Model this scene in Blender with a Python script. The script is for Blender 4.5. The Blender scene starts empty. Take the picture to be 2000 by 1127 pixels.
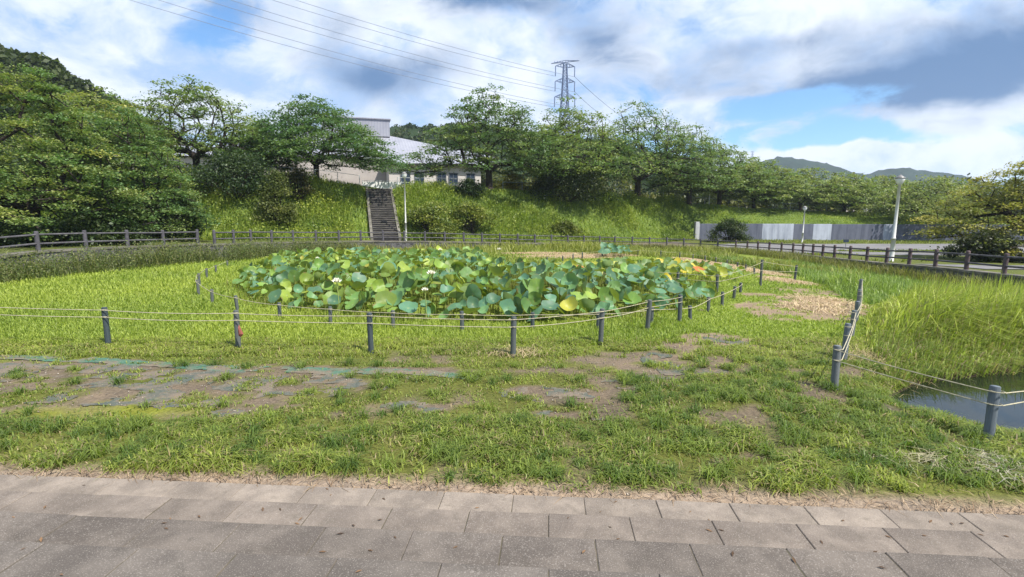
import bpy, math, random
import numpy as np
from mathutils import Vector, Matrix

random.seed(5)
RNG = np.random.RandomState(11)
scene = bpy.context.scene
C = scene.collection
rad = math.radians

# ------------------------------------------------------------------ camera
EYE = 2.4
PITCH = math.atan(0.148)
cam_d = bpy.data.cameras.new('camera')
cam_d.sensor_width = 36.0
cam_d.lens = 18.0
cam_d.clip_start = 0.05
cam_d.clip_end = 12000
cam = bpy.data.objects.new('camera', cam_d)
C.objects.link(cam)
cam.location = (0, 0, EYE)
cam.rotation_euler = (math.pi / 2 - PITCH, 0, 0)
scene.camera = cam

SP, CP = math.sin(PITCH), math.cos(PITCH)


def at(px, py, Y):
    """photo pixel and forward distance -> world point"""
    cx = (px - 1000.0) / 1000.0
    cy = (563.5 - py) / 1000.0
    dy = CP + cy * SP
    dz = -SP + cy * CP
    return Vector((cx / dy * Y, Y, EYE + dz / dy * Y))


def gnd(px, py, z=0.0):
    cx = (px - 1000.0) / 1000.0
    cy = (563.5 - py) / 1000.0
    dy = CP + cy * SP
    dz = -SP + cy * CP
    t = (z - EYE) / dz
    return Vector((cx * t, dy * t, z))


# ------------------------------------------------------------------ light and exposure
SUN_AZ, SUN_EL = 128.0, 54.0          # clockwise from the view direction (+Y)
scene.view_settings.view_transform = 'Standard'
scene.view_settings.look = 'None'
scene.view_settings.gamma = 1.0
scene.view_settings.exposure = 0.95
scene.view_settings.use_curve_mapping = False
scene.cycles.max_bounces = 6
scene.cycles.diffuse_bounces = 3
scene.cycles.glossy_bounces = 3
scene.cycles.transmission_bounces = 4
scene.cycles.transparent_max_bounces = 6
scene.cycles.use_denoising = True

sun_d = bpy.data.lights.new('sun', 'SUN')
sun_d.energy = 4.2
sun_d.angle = rad(0.6)
sun_d.color = (1.0, 0.95, 0.86)
sun = bpy.data.objects.new('sun', sun_d)
C.objects.link(sun)
sdir = Vector((math.sin(rad(SUN_AZ)) * math.cos(rad(SUN_EL)), math.cos(rad(SUN_AZ)) * math.cos(rad(SUN_EL)), math.sin(rad(SUN_EL))))
sun.rotation_euler = (-sdir).to_track_quat('-Z', 'Y').to_euler()
sun.location = (20, -20, 40)

# ------------------------------------------------------------------ sky with clouds
world = bpy.data.worlds.new('World')
scene.world = world
world.use_nodes = True


class N:
    """small wrapper for building node trees"""

    def __init__(self, tree):
        self.t = tree
        tree.nodes.clear()

    def add(self, typ, **kw):
        n = self.t.nodes.new(typ)
        for k, v in kw.items():
            setattr(n, k, v)
        return n

    def link(self, a, b):
        self.t.links.new(a, b)

    def val(self, sock, v):
        if isinstance(v, bpy.types.NodeSocket):
            self.t.links.new(v, sock)
        else:
            sock.default_value = v

    def math(self, op, a, b=None, c=None, clamp=False):
        n = self.t.nodes.new('ShaderNodeMath')
        n.operation = op
        n.use_clamp = clamp
        self.val(n.inputs[0], a)
        if b is not None:
            self.val(n.inputs[1], b)
        if c is not None:
            self.val(n.inputs[2], c)
        return n.outputs[0]

    def vmath(self, op, a, b=None):
        n = self.t.nodes.new('ShaderNodeVectorMath')
        n.operation = op
        self.val(n.inputs[0], a)
        if b is not None:
            self.val(n.inputs[1], b)
        return n.outputs[0]

    def mix(self, f, a, b, mode='MIX'):
        n = self.t.nodes.new('ShaderNodeMix')
        n.data_type = 'RGBA'
        n.blend_type = mode
        self.val(n.inputs[0], f)
        self.val(n.inputs[6], a if not isinstance(a, tuple) else (*a, 1)[:4])
        self.val(n.inputs[7], b if not isinstance(b, tuple) else (*b, 1)[:4])
        return n.outputs[2]

    def noise(self, vec, scale, detail=4, rough=0.55, out=0, dist=0.0):
        n = self.t.nodes.new('ShaderNodeTexNoise')
        n.inputs['Scale'].default_value = scale
        n.inputs['Detail'].default_value = detail
        n.inputs['Roughness'].default_value = rough
        n.inputs['Distortion'].default_value = dist
        if vec is not None:
            self.t.links.new(vec, n.inputs['Vector'])
        return n.outputs[out]

    def ramp(self, f, lo, hi, a=0.0, b=1.0):
        n = self.t.nodes.new('ShaderNodeMapRange')
        n.interpolation_type = 'SMOOTHSTEP'
        self.val(n.inputs[0], f)
        n.inputs[1].default_value = lo
        n.inputs[2].default_value = hi
        n.inputs[3].default_value = a
        n.inputs[4].default_value = b
        return n.outputs[0]


def build_sky():
    n = N(world.node_tree)
    out = n.add('ShaderNodeOutputWorld')
    bg = n.add('ShaderNodeBackground')
    sky = n.add('ShaderNodeTexSky')
    sky.sky_type = 'NISHITA'
    sky.sun_disc = False
    sky.sun_elevation = rad(SUN_EL)
    sky.sun_rotation = rad(SUN_AZ)
    sky.air_density = 1.0
    sky.dust_density = 0.4
    sky.ozone_density = 1.5
    tc = n.add('ShaderNodeTexCoord')
    d = tc.outputs['Generated']
    sep = n.add('ShaderNodeSeparateXYZ')
    n.link(d, sep.inputs[0])
    x, y, z = sep.outputs
    # cloud pattern laid out over the dome, a little flattened towards the horizon
    pl = n.vmath('MULTIPLY', d, (1.0, 1.0, 1.7))
    wob = n.noise(pl, 3.0, 3, 0.5, out=1)
    warp = n.vmath('ADD', pl, n.vmath('MULTIPLY', n.vmath('SUBTRACT', wob, (0.5, 0.5, 0.5)), (0.22, 0.22, 0.22)))
    f1 = n.noise(warp, 3.6, 10, 0.60)
    f2 = n.noise(n.vmath('ADD', warp, (7.3, 2.1, 0.4)), 3.6, 6, 0.52)
    f3 = n.noise(n.vmath('ADD', warp, (3.1, 9.4, 1.4)), 8.5, 9, 0.62)
    # azimuth, elevation for the large single clouds
    w2 = n.noise(d, 4.0, 5, 0.55, out=1)
    dw = n.vmath('ADD', d, n.vmath('MULTIPLY', n.vmath('SUBTRACT', w2, (0.5, 0.5, 0.5)), (0.17, 0.17, 0.10)))
    sw = n.add('ShaderNodeSeparateXYZ')
    n.link(dw, sw.inputs[0])
    az = n.math('ARCTAN2', sw.outputs[0], sw.outputs[1])
    el = n.math('ARCSINE', sw.outputs[2])

    def blob(px, py, rx, ry):
        v = at(px, py, 1.0) - Vector((0, 0, EYE))
        v.normalize()
        a0, e0 = math.atan2(v.x, v.y), math.asin(v.z)
        k = 1.0 / 1000 * v.y
        da = n.math('MULTIPLY', n.math('SUBTRACT', az, a0), 1 / (rx * k))
        de = n.math('MULTIPLY', n.math('SUBTRACT', el, e0), 1 / (ry * k))
        r2 = n.math('ADD', n.math('MULTIPLY', da, da), n.math('MULTIPLY', de, de))
        return n.math('POWER', 2.7183, n.math('MULTIPLY', r2, -1.0))

    dens = n.math('ADD', n.math('MULTIPLY', n.math('SUBTRACT', f1, 0.5), 2.6), 0.58)
    dens = n.math('ADD', dens, n.math('MULTIPLY', n.math('SUBTRACT', f3, 0.5), 1.1))
    for (px, py, rx, ry, w) in [(1530, 215, 170, 38, -0.75), (1250, 210, 60, 60, -0.35), (1640, 280, 260, 26, -0.75), (150, 60, 70, 40, -0.35),
                                (1320, 130, 200, 70, 0.25), (450, 60, 60, 60, -0.2), (700, 170, 300, 70, 0.35), (1750, 120, 320, 80, 0.6), (1700, 318, 300, 18, 0.85),
                                (1900, 230, 160, 25, 0.5), (1320, 240, 110, 32, 0.5), (200, 120, 330, 100, 0.45), (900, 60, 300, 60, 0.3)]:
        dens = n.math('ADD', dens, n.math('MULTIPLY', blob(px, py, rx, ry), w))
    mask = n.ramp(dens, 0.24, 0.66)
    dark = n.math('MULTIPLY', n.math('SUBTRACT', f2, 0.47), 1.7)
    dark = n.math('ADD', dark, n.math('MULTIPLY', n.math('SUBTRACT', f3, 0.5), 1.25))
    for (px, py, rx, ry, w) in [(1810, 175, 230, 40, 1.25), (1560, 80, 150, 50, 0.35), (1900, 110, 240, 60, 0.4), (1150, 55, 100, 55, 0.7), (970, 0, 140, 26, 0.8),
                                (760, 150, 130, 35, 0.5), (440, 12, 70, 36, 0.65), (1290, 130, 120, 60, 0.3), (720, 110, 160, 40, 0.25),
                                (790, 75, 70, 30, -0.6), (1510, 22, 120, 30, -0.7), (300, 90, 330, 110, -0.3), (1700, 312, 300, 22, -0.5), (1300, 235, 130, 34, -0.35),
                                (640, 60, 60, 50, 0.2), (1750, 10, 200, 26, -0.4), (1040, 60, 50, 40, -0.3)]:
        dark = n.math('ADD', dark, n.math('MULTIPLY', blob(px, py, rx, ry), w))
    dk = n.ramp(dark, 0.0, 0.95)
    light = n.mix(n.ramp(n.math('ADD', n.math('MULTIPLY', f3, 0.5), n.math('MULTIPLY', f1, 0.5)), 0.40, 0.60), (0.245, 0.345, 0.52), (0.515, 0.55, 0.61))
    ccol = n.mix(dk, light, (0.072, 0.14, 0.27))
    blue = n.mix(1.0, sky.outputs[0], (0.055, 0.080, 0.101), 'MULTIPLY')
    lp = n.mix(mask, blue, ccol)
    n.link(lp, bg.inputs[0])
    bg.inputs[1].default_value = 1.0
    n.link(bg.outputs[0], out.inputs[0])
    sky.name = 'sky'


build_sky()


# ------------------------------------------------------------------ helpers
def hash2(ix, iy, seed):
    h = (ix.astype(np.int64) * 374761393 + iy.astype(np.int64) * 668265263 + seed * 982451653) & 0x7fffffff
    h = ((h ^ (h >> 13)) * 1274126177) & 0x7fffffff
    h = h ^ (h >> 16)
    return (h & 0xffff) / 65535.0


def vnoise(x, y, seed=0):
    x = np.asarray(x, float)
    y = np.asarray(y, float)
    ix = np.floor(x).astype(np.int64)
    iy = np.floor(y).astype(np.int64)
    fx = x - ix
    fy = y - iy
    fx = fx * fx * (3 - 2 * fx)
    fy = fy * fy * (3 - 2 * fy)
    a = hash2(ix, iy, seed)
    b = hash2(ix + 1, iy, seed)
    c = hash2(ix, iy + 1, seed)
    d = hash2(ix + 1, iy + 1, seed)
    return (a * (1 - fx) + b * fx) * (1 - fy) + (c * (1 - fx) + d * fx) * fy


def fbm(x, y, seed=0, oct=4):
    s = 0
    a = 0.5
    tot = 0
    for o in range(oct):
        s = s + a * vnoise(np.asarray(x) * 2 ** o, np.asarray(y) * 2 ** o, seed + o * 17)
        tot += a
        a *= 0.5
    return s / tot


def sstep(a, b, x):
    t = np.clip((np.asarray(x, float) - a) / (b - a), 0, 1)
    return t * t * (3 - 2 * t)


def tag(o, label=None, cat=None, group=None, kind=None):
    if label:
        o['label'] = label
    if cat:
        o['category'] = cat
    if group:
        o['group'] = group
    if kind:
        o['kind'] = kind
    return o


def link(name, mesh, mat=None, parent=None, loc=(0, 0, 0), rot=(0, 0, 0), scale=(1, 1, 1)):
    o = bpy.data.objects.new(name, mesh)
    C.objects.link(o)
    if mat is not None and len(mesh.materials) == 0:
        mesh.materials.append(mat)
    o.location = loc
    o.rotation_euler = rot
    o.scale = scale
    if parent is not None:
        o.parent = parent
    return o


def thing(name, label, cat, loc=(0, 0, 0), rz=0.0, group=None):
    o = bpy.data.objects.new(name, None)
    C.objects.link(o)
    o.empty_display_size = 0.2
    o.location = loc
    o.rotation_euler = (0, 0, rz)
    return tag(o, label, cat, group)


class MB:
    """collects boxes, tubes, prisms into one mesh"""

    def __init__(self):
        self.v = []
        self.f = []

    def add(self, vs, fs):
        b = len(self.v)
        self.v += [tuple(p) for p in vs]
        self.f += [tuple(i + b for i in f) for f in fs]
        return self

    def box(self, c, s, rz=0.0, bev=0.0):
        x, y, z = s[0] / 2, s[1] / 2, s[2] / 2
        if bev <= 0:
            vs = [(-x, -y, -z), (x, -y, -z), (x, y, -z), (-x, y, -z), (-x, -y, z), (x, -y, z), (x, y, z), (-x, y, z)]
            fs = [(0, 3, 2, 1), (4, 5, 6, 7), (0, 1, 5, 4), (1, 2, 6, 5), (2, 3, 7, 6), (3, 0, 4, 7)]
        else:
            b = bev
            vs = [(-x, -y, -z), (x, -y, -z), (x, y, -z), (-x, y, -z), (-x, -y, z - b), (x, -y, z - b), (x, y, z - b), (-x, y, z - b),
                  (-x + b, -y + b, z), (x - b, -y + b, z), (x - b, y - b, z), (-x + b, y - b, z)]
            fs = [(0, 3, 2, 1), (8, 9, 10, 11), (0, 1, 5, 4), (1, 2, 6, 5), (2, 3, 7, 6), (3, 0, 4, 7),
                  (4, 5, 9, 8), (5, 6, 10, 9), (6, 7, 11, 10), (7, 4, 8, 11)]
        cr, sr = math.cos(rz), math.sin(rz)
        vs = [(c[0] + p[0] * cr - p[1] * sr, c[1] + p[0] * sr + p[1] * cr, c[2] + p[2]) for p in vs]
        return self.add(vs, fs)

    def tube(self, pts, radii, n=6, cap=True):
        pts = [Vector(p) for p in pts]
        if not hasattr(radii, '__len__'):
            radii = [radii] * len(pts)
        vs = []
        fs = []
        up = None
        for i, p in enumerate(pts):
            t = (pts[min(i + 1, len(pts) - 1)] - pts[max(i - 1, 0)])
            if t.length < 1e-9:
                t = Vector((0, 0, 1))
            t.normalize()
            if up is None:
                up = Vector((1, 0, 0)) if abs(t.z) > 0.9 else Vector((0, 0, 1))
            a = t.cross(up)
            if a.length < 1e-6:
                a = t.cross(Vector((0.3, 0.8, 0.1)))
            a.normalize()
            b = a.cross(t)
            up = b
            for k in range(n):
                an = 2 * math.pi * k / n
                vs.append(p + (a * math.cos(an) + b * math.sin(an)) * radii[i])
        for i in range(len(pts) - 1):
            for k in range(n):
                k2 = (k + 1) % n
                fs.append((i * n + k, i * n + k2, (i + 1) * n + k2, (i + 1) * n + k))
        if cap:
            fs.append(tuple(range(n)))
            fs.append(tuple(range((len(pts) - 1) * n, len(pts) * n))[::-1])
        return self.add(vs, fs)

    def lathe(self, prof, n=12, c=(0, 0, 0)):
        vs = []
        fs = []
        for (r, z) in prof:
            for k in range(n):
                a = 2 * math.pi * k / n
                vs.append((c[0] + r * math.cos(a), c[1] + r * math.sin(a), c[2] + z))
        for i in range(len(prof) - 1):
            for k in range(n):
                k2 = (k + 1) % n
                fs.append((i * n + k, i * n + k2, (i + 1) * n + k2, (i + 1) * n + k))
        fs.append(tuple(range(n))[::-1])
        fs.append(tuple(range((len(prof) - 1) * n, len(prof) * n)))
        return self.add(vs, fs)

    def mesh(self, name, mat=None, smooth=False):
        m = bpy.data.meshes.new(name)
        m.from_pydata(self.v, [], self.f)
        m.update()
        if mat:
            m.materials.append(mat)
        if smooth:
            m.polygons.foreach_set('use_smooth', [True] * len(m.polygons))
        return m

    def build(self, name, mat, parent=None, loc=(0, 0, 0), rot=(0, 0, 0), smooth=False):
        return link(name, self.mesh(name, mat, smooth), None, parent, loc, rot)


def np_mesh(name, verts, tris=None, quads=None, cols=None, mat=None, smooth=False):
    """fast mesh from numpy arrays; cols is one rgb for each vertex"""
    m = bpy.data.meshes.new(name)
    verts = np.asarray(verts, np.float32)
    nt = 0 if tris is None else len(tris)
    nq = 0 if quads is None else len(quads)
    m.vertices.add(len(verts))
    m.vertices.foreach_set('co', verts.ravel())
    idx = []
    if nq:
        idx.append(np.asarray(quads, np.int32).ravel())
    if nt:
        idx.append(np.asarray(tris, np.int32).ravel())
    idx = np.concatenate(idx)
    m.loops.add(len(idx))
    m.loops.foreach_set('vertex_index', idx)
    m.polygons.add(nq + nt)
    starts = np.concatenate([np.arange(nq) * 4, nq * 4 + np.arange(nt) * 3]).astype(np.int32)
    m.polygons.foreach_set('loop_start', starts)
    if smooth:
        m.polygons.foreach_set('use_smooth', np.ones(nq + nt, bool))
    m.update(calc_edges=True)
    if cols is not None:
        at_ = m.color_attributes.new('Col', 'FLOAT_COLOR', 'POINT')
        c4 = np.ones((len(verts), 4), np.float32)
        c4[:, :3] = cols
        at_.data.foreach_set('color', c4.ravel())
    if mat:
        m.materials.append(mat)
    return m


# ------------------------------------------------------------------ materials
def new_mat(name):
    m = bpy.data.materials.new(name)
    m.use_nodes = True
    return m, N(m.node_tree)


def principled(n, col, rough=0.7, spec=0.3, bump=None, bump_d=0.02, metal=0.0, strength=0.6):
    o = n.add('ShaderNodeOutputMaterial')
    b = n.add('ShaderNodeBsdfPrincipled')
    n.val(b.inputs['Base Color'], col if not isinstance(col, tuple) else (*col, 1)[:4])
    n.val(b.inputs['Roughness'], rough)
    b.inputs['Specular IOR Level'].default_value = spec
    b.inputs['Metallic'].default_value = metal
    if bump is not None:
        bn = n.add('ShaderNodeBump')
        bn.inputs['Strength'].default_value = strength
        bn.inputs['Distance'].default_value = bump_d
        n.link(bump, bn.inputs['Height'])
        n.link(bn.outputs[0], b.inputs['Normal'])
    n.link(b.outputs[0], o.inputs[0])
    return b


def foliage_mat(name, gain=1.0, trans=0.35, gloss=0.5, rough=0.45, back=None, use_obj=False):
    """leaf material: colour from the mesh, light shining through"""
    m, n = new_mat(name)
    o = n.add('ShaderNodeOutputMaterial')
    if use_obj:
        oi = n.add('ShaderNodeObjectInfo')
        col = oi.outputs['Color']
    else:
        a = n.add('ShaderNodeAttribute', attribute_name='Col')
        col = a.outputs['Color']
    if gain != 1.0:
        col = n.mix(1.0, col, (gain, gain, gain), 'MULTIPLY')
    b = n.add('ShaderNodeBsdfPrincipled')
    n.link(col, b.inputs['Base Color'])
    b.inputs['Roughness'].default_value = rough
    b.inputs['Specular IOR Level'].default_value = gloss
    t = n.add('ShaderNodeBsdfTranslucent')
    n.link(n.mix(1.0, col, (1.05, 1.2, 0.6), 'MULTIPLY'), t.inputs[0])
    mx = n.add('ShaderNodeMixShader')
    mx.inputs[0].default_value = trans
    n.link(b.outputs[0], mx.inputs[1])
    n.link(t.outputs[0], mx.inputs[2])
    n.link(mx.outputs[0], o.inputs[0])
    return m


def wcoord(n):
    g = n.add('ShaderNodeNewGeometry')
    return g.outputs['Position']


def ocoord(n):
    g = n.add('ShaderNodeTexCoord')
    return g.outputs['Object']


def simple_mat(name, col, col2=None, scale=6.0, rough=0.7, spec=0.3, bump=0.0, coord='world', metal=0.0, stretch=None, detail=5):
    m, n = new_mat(name)
    p = wcoord(n) if coord == 'world' else ocoord(n)
    if stretch:
        p = n.vmath('MULTIPLY', p, stretch)
    if coord == 'object':
        oi = n.add('ShaderNodeObjectInfo')
        p = n.vmath('ADD', p, n.vmath('MULTIPLY', oi.outputs['Location'], (3.1, 2.7, 1.0)))
    f = n.noise(p, scale, detail, 0.6)
    c = n.mix(n.ramp(f, 0.3, 0.7), col, col2 or tuple(x * 0.7 for x in col))
    if coord == 'object':
        c = n.mix(n.math('MULTIPLY', oi.outputs['Random'], 0.45), c, (0.16, 0.16, 0.145))
    bm = n.noise(p, scale * 4, 3, 0.6) if bump else None
    principled(n, c, rough, spec, bm, bump, metal)
    return m


M = {}
M['blade'] = foliage_mat('grass_blade', 1.0, 0.42, 0.35, 0.5)
M['leaf'] = foliage_mat('tree_leaf', 1.0, 0.38, 0.4, 0.5)
M['lotus_mass'] = foliage_mat('lotus_leaf_mass', 1.0, 0.3, 0.35, 0.5)
M['bark'] = simple_mat('bark', (0.055, 0.045, 0.038), (0.025, 0.02, 0.018), 3.0, 0.9, 0.1, 0.03, stretch=(1, 1, 0.4))
M['rope'] = simple_mat('rope', (0.46, 0.42, 0.30), (0.30, 0.27, 0.19), 22, 0.9, 0.1)
M['post'] = simple_mat('dark_post', (0.055, 0.075, 0.085), (0.03, 0.042, 0.048), 9.0, 0.6, 0.35, 0.004, 'object', stretch=(1, 1, 0.25))
M['post_light'] = simple_mat('grey_post', (0.15, 0.175, 0.20), (0.09, 0.11, 0.13), 9.0, 0.65, 0.3, 0.004, 'object', stretch=(1, 1, 0.25))
M['fence'] = simple_mat('fence_concrete', (0.095, 0.09, 0.105), (0.055, 0.052, 0.06), 5.0, 0.85, 0.2, 0.01)
M['fence_brown'] = simple_mat('fence_brown', (0.125, 0.09, 0.092), (0.07, 0.052, 0.055), 5.0, 0.85, 0.2, 0.01)
M['rail'] = simple_mat('fence_rail', (0.115, 0.11, 0.12), (0.065, 0.062, 0.068), 5.0, 0.85, 0.2, 0.01)
M['white_paint'] = simple_mat('white_paint', (0.72, 0.72, 0.70), (0.6, 0.6, 0.58), 4, 0.5, 0.4)
M['lamp_metal'] = simple_mat('lamp_pole_paint', (0.62, 0.61, 0.58), (0.48, 0.48, 0.46), 3, 0.45, 0.4, stretch=(1, 1, 0.3))
M['lamp_glass'] = simple_mat('lamp_globe', (0.75, 0.76, 0.74), (0.65, 0.66, 0.64), 4, 0.15, 0.6)
M['lamp_cap'] = simple_mat('lamp_cap', (0.22, 0.21, 0.2), (0.14, 0.14, 0.14), 4, 0.4, 0.4)
M['steel'] = simple_mat('pylon_steel', (0.17, 0.22, 0.35), (0.13, 0.17, 0.29), 1, 0.5, 0.4)
M['wire'] = simple_mat('wire', (0.24, 0.27, 0.34), (0.2, 0.23, 0.3), 1, 0.5, 0.3)
M['water'] = None
M['straw'] = foliage_mat('straw', 1.0, 0.15, 0.2, 0.7)


def mk_ground():
    m, n = new_mat('ground')
    p = wcoord(n)
    a = n.add('ShaderNodeAttribute', attribute_name='Col')
    f = n.noise(p, 2.2, 6, 0.65)
    g = n.noise(p, 26.0, 5, 0.7)
    c = n.mix(n.ramp(f, 0.25, 0.75), n.mix(1.0, a.outputs['Color'], (0.78, 0.80, 0.82), 'MULTIPLY'), n.mix(1.0, a.outputs['Color'], (1.18, 1.15, 1.1), 'MULTIPLY'))
    c = n.mix(n.ramp(g, 0.3, 0.72), n.mix(1.0, c, (0.55, 0.55, 0.58), 'MULTIPLY'), c)
    principled(n, c, 0.95, 0.1, g, 0.03, strength=0.8)
    return m


M['ground'] = mk_ground()


def mk_slab():
    m, n = new_mat('aggregate_slab')
    p = wcoord(n)
    oi = n.add('ShaderNodeObjectInfo')
    sp = n.noise(p, 130, 2, 0.5)
    sp2 = n.noise(p, 75, 3, 0.6)
    st = n.noise(p, 2.6, 6, 0.65)
    st2 = n.noise(n.vmath('ADD', p, (5, 3, 1)), 9.0, 5, 0.6)
    base = oi.outputs['Color']
    rv = n.math('MULTIPLY_ADD', oi.outputs['Random'], 0.14, 0.93)
    cc = n.add('ShaderNodeCombineColor')
    for i in range(3):
        n.link(rv, cc.inputs[i])
    base = n.mix(1.0, base, cc.outputs[0], 'MULTIPLY')
    c = n.mix(n.ramp(st, 0.35, 0.68), n.mix(1.0, base, (0.62, 0.62, 0.63), 'MULTIPLY'), base)
    c = n.mix(n.ramp(st2, 0.52, 0.72, 0, 0.6), c, n.mix(1.0, base, (0.55, 0.56, 0.55), 'MULTIPLY'))
    c = n.mix(n.ramp(sp, 0.56, 0.68, 0, 0.32), c, (0.44, 0.40, 0.36))
    c = n.mix(n.ramp(sp2, 0.56, 0.72, 0, 0.4), c, (0.08, 0.07, 0.065))
    principled(n, c, 0.9, 0.15, sp2, 0.006, strength=0.7)
    return m


M['slab'] = mk_slab()
M['joint'] = simple_mat('joint_earth', (0.12, 0.10, 0.075), (0.07, 0.065, 0.045), 9.0, 0.95, 0.1, 0.004)


def mk_wall():
    m, n = new_mat('old_concrete_wall')
    p = wcoord(n)
    oi = n.add('ShaderNodeObjectInfo')
    st = n.noise(n.vmath('MULTIPLY', p, (1.0, 1.0, 0.12)), 1.6, 6, 0.65)
    bl = n.noise(p, 1.1, 5, 0.6)
    base = oi.outputs['Color']
    c = n.mix(n.ramp(st, 0.34, 0.60), n.mix(1.0, base, (0.62, 0.63, 0.66), 'MULTIPLY'), base)
    c = n.mix(n.ramp(bl, 0.45, 0.75, 0, 0.5), c, n.mix(1.0, base, (0.6, 0.6, 0.62), 'MULTIPLY'))
    principled(n, c, 0.9, 0.15, n.noise(p, 8, 4, 0.6), 0.02)
    return m


M['concrete'] = mk_wall()


def mk_stone():
    m, n = new_mat('rough_stone_wall')
    p = wcoord(n)
    v = n.add('ShaderNodeTexVoronoi')
    v.inputs['Scale'].default_value = 2.6
    n.link(p, v.inputs['Vector'])
    f = n.noise(p, 3.5, 5, 0.65)
    c = n.mix(n.ramp(f, 0.3, 0.7), (0.055, 0.052, 0.055), (0.14, 0.135, 0.14))
    principled(n, c, 0.95, 0.1, n.math('ADD', v.outputs[0], n.noise(p, 12, 4)), 0.06, strength=1.0)
    return m


M['stone'] = mk_stone()


def mk_asphalt():
    m, n = new_mat('asphalt')
    p = wcoord(n)
    f = n.noise(p, 0.5, 5, 0.6)
    g = n.noise(p, 40, 3, 0.6)
    c = n.mix(n.ramp(f, 0.3, 0.7), (0.125, 0.12, 0.125), (0.185, 0.18, 0.182))
    c = n.mix(n.ramp(g, 0.4, 0.7, 0, 0.4), c, (0.24, 0.23, 0.23))
    principled(n, c, 0.9, 0.2, g, 0.01)
    return m


M['asphalt'] = mk_asphalt()


def mk_water():
    m, n = new_mat('pond_water')
    p = wcoord(n)
    f = n.noise(p, 3.0, 3, 0.5)
    b = principled(n, (0.010, 0.014, 0.010), 0.03, 0.5, f, 0.012, strength=0.06)
    b.inputs['IOR'].default_value = 1.33
    b.inputs['Specular IOR Level'].default_value = 0.5
    return m


M['water'] = mk_water()


def mk_mat_sheet():
    m, n = new_mat('weed_sheet')
    p = wcoord(n)
    a = n.add('ShaderNodeAttribute', attribute_name='Col')
    f = n.noise(p, 3.0, 6, 0.65)
    g = n.noise(p, 40, 4, 0.6)
    c = n.mix(n.ramp(f, 0.38, 0.62), a.outputs['Color'], (0.165, 0.128, 0.092))
    c = n.mix(n.ramp(n.noise(p, 7, 5, 0.7), 0.52, 0.72, 0, 0.75), c, (0.07, 0.07, 0.04))
    c = n.mix(n.ramp(g, 0.45, 0.75, 0, 0.35), c, (0.25, 0.24, 0.2))
    principled(n, c, 0.8, 0.25, n.math('ADD', n.math('MULTIPLY', f, 1.5), g), 0.02, strength=0.7)
    return m


M['sheet'] = mk_mat_sheet()


def mk_roof():
    m, n = new_mat('standing_seam_roof')
    tc = n.add('ShaderNodeTexCoord')
    p = tc.outputs['Object']
    w = n.add('ShaderNodeTexWave')
    w.wave_type = 'BANDS'
    w.bands_direction = 'X'
    w.inputs['Scale'].default_value = 0.7
    n.link(p, w.inputs['Vector'])
    f = n.noise(p, 0.6, 4, 0.6)
    c = n.mix(n.ramp(f, 0.3, 0.7), (0.23, 0.235, 0.275), (0.28, 0.285, 0.325))
    c = n.mix(n.ramp(w.outputs[1], 0.86, 0.97, 0, 0.3), c, (0.14, 0.145, 0.2))
    principled(n, c, 0.5, 0.4, w.outputs[1], 0.02)
    return m


M['roof'] = mk_roof()
M['plaster'] = simple_mat('white_plaster', (0.52, 0.49, 0.465), (0.46, 0.43, 0.41), 0.8, 0.85, 0.2)
M['plaster_pink'] = simple_mat('beige_plaster', (0.40, 0.36, 0.335), (0.34, 0.305, 0.29), 0.8, 0.85, 0.2)
M['glass'] = simple_mat('window_glass', (0.03, 0.045, 0.075), (0.02, 0.03, 0.05), 0.7, 0.08, 0.7)
M['frame'] = simple_mat('window_frame', (0.18, 0.19, 0.21), (0.14, 0.15, 0.17), 2, 0.4, 0.4)
M['rail_metal'] = simple_mat('rail_metal', (0.36, 0.41, 0.43), (0.28, 0.32, 0.34), 2, 0.4, 0.5)
M['stair'] = simple_mat('stair_concrete', (0.052, 0.048, 0.05), (0.022, 0.021, 0.022), 2.2, 0.95, 0.1, 0.02)
M['kerb'] = simple_mat('stair_kerb', (0.20, 0.185, 0.16), (0.09, 0.085, 0.07), 1.5, 0.95, 0.1, 0.02)
M['red'] = simple_mat('dead_leaf', (0.30, 0.10, 0.075), (0.2, 0.07, 0.05), 20, 0.8, 0.2)
M['petal'] = simple_mat('lotus_petal', (0.80, 0.78, 0.68), (0.74, 0.70, 0.58), 12, 0.6, 0.3)
M['pod'] = simple_mat('lotus_pod', (0.28, 0.34, 0.10), (0.2, 0.26, 0.07), 12, 0.7, 0.2)
M['stem'] = foliage_mat('lotus_stem', 1.0, 0.1, 0.2, 0.6)

# ------------------------------------------------------------------ terrain shape
FL = [(-20, 458, 19), (43, 452, 20.5), (130, 450, 22.3), (206, 449, 24), (273, 449, 25.8), (332, 449, 27.5), (384, 448, 29)]
FR = [(417, 449, 29), (500, 449, 33), (585, 450, 36), (700, 450, 39), (850, 452, 42), (960, 455, 44.5), (1080, 458, 47), (1200, 461, 49.5),
      (1350, 465, 50), (1445, 469, 46.5), (1543, 474, 39), (1583, 476, 35.5), (1625, 478, 32), (1722, 483, 27), (1821, 486, 23.4), (1884, 489, 21.6),
      (1953, 494, 20), (2050, 499, 18)]
FH = 0.85
fl = [at(*p) - Vector((0, 0, FH)) for p in FL]
fr = [at(*p) - Vector((0, 0, FH)) for p in FR]
LINE = np.array([(-19.3, -8, 0.75), (-19.3, 10, 0.75)] + [tuple(p) for p in fl] + [tuple(p) for p in fr] + [(18.9, 10, 0.1), (18.9, -8, 0.1)])


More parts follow.
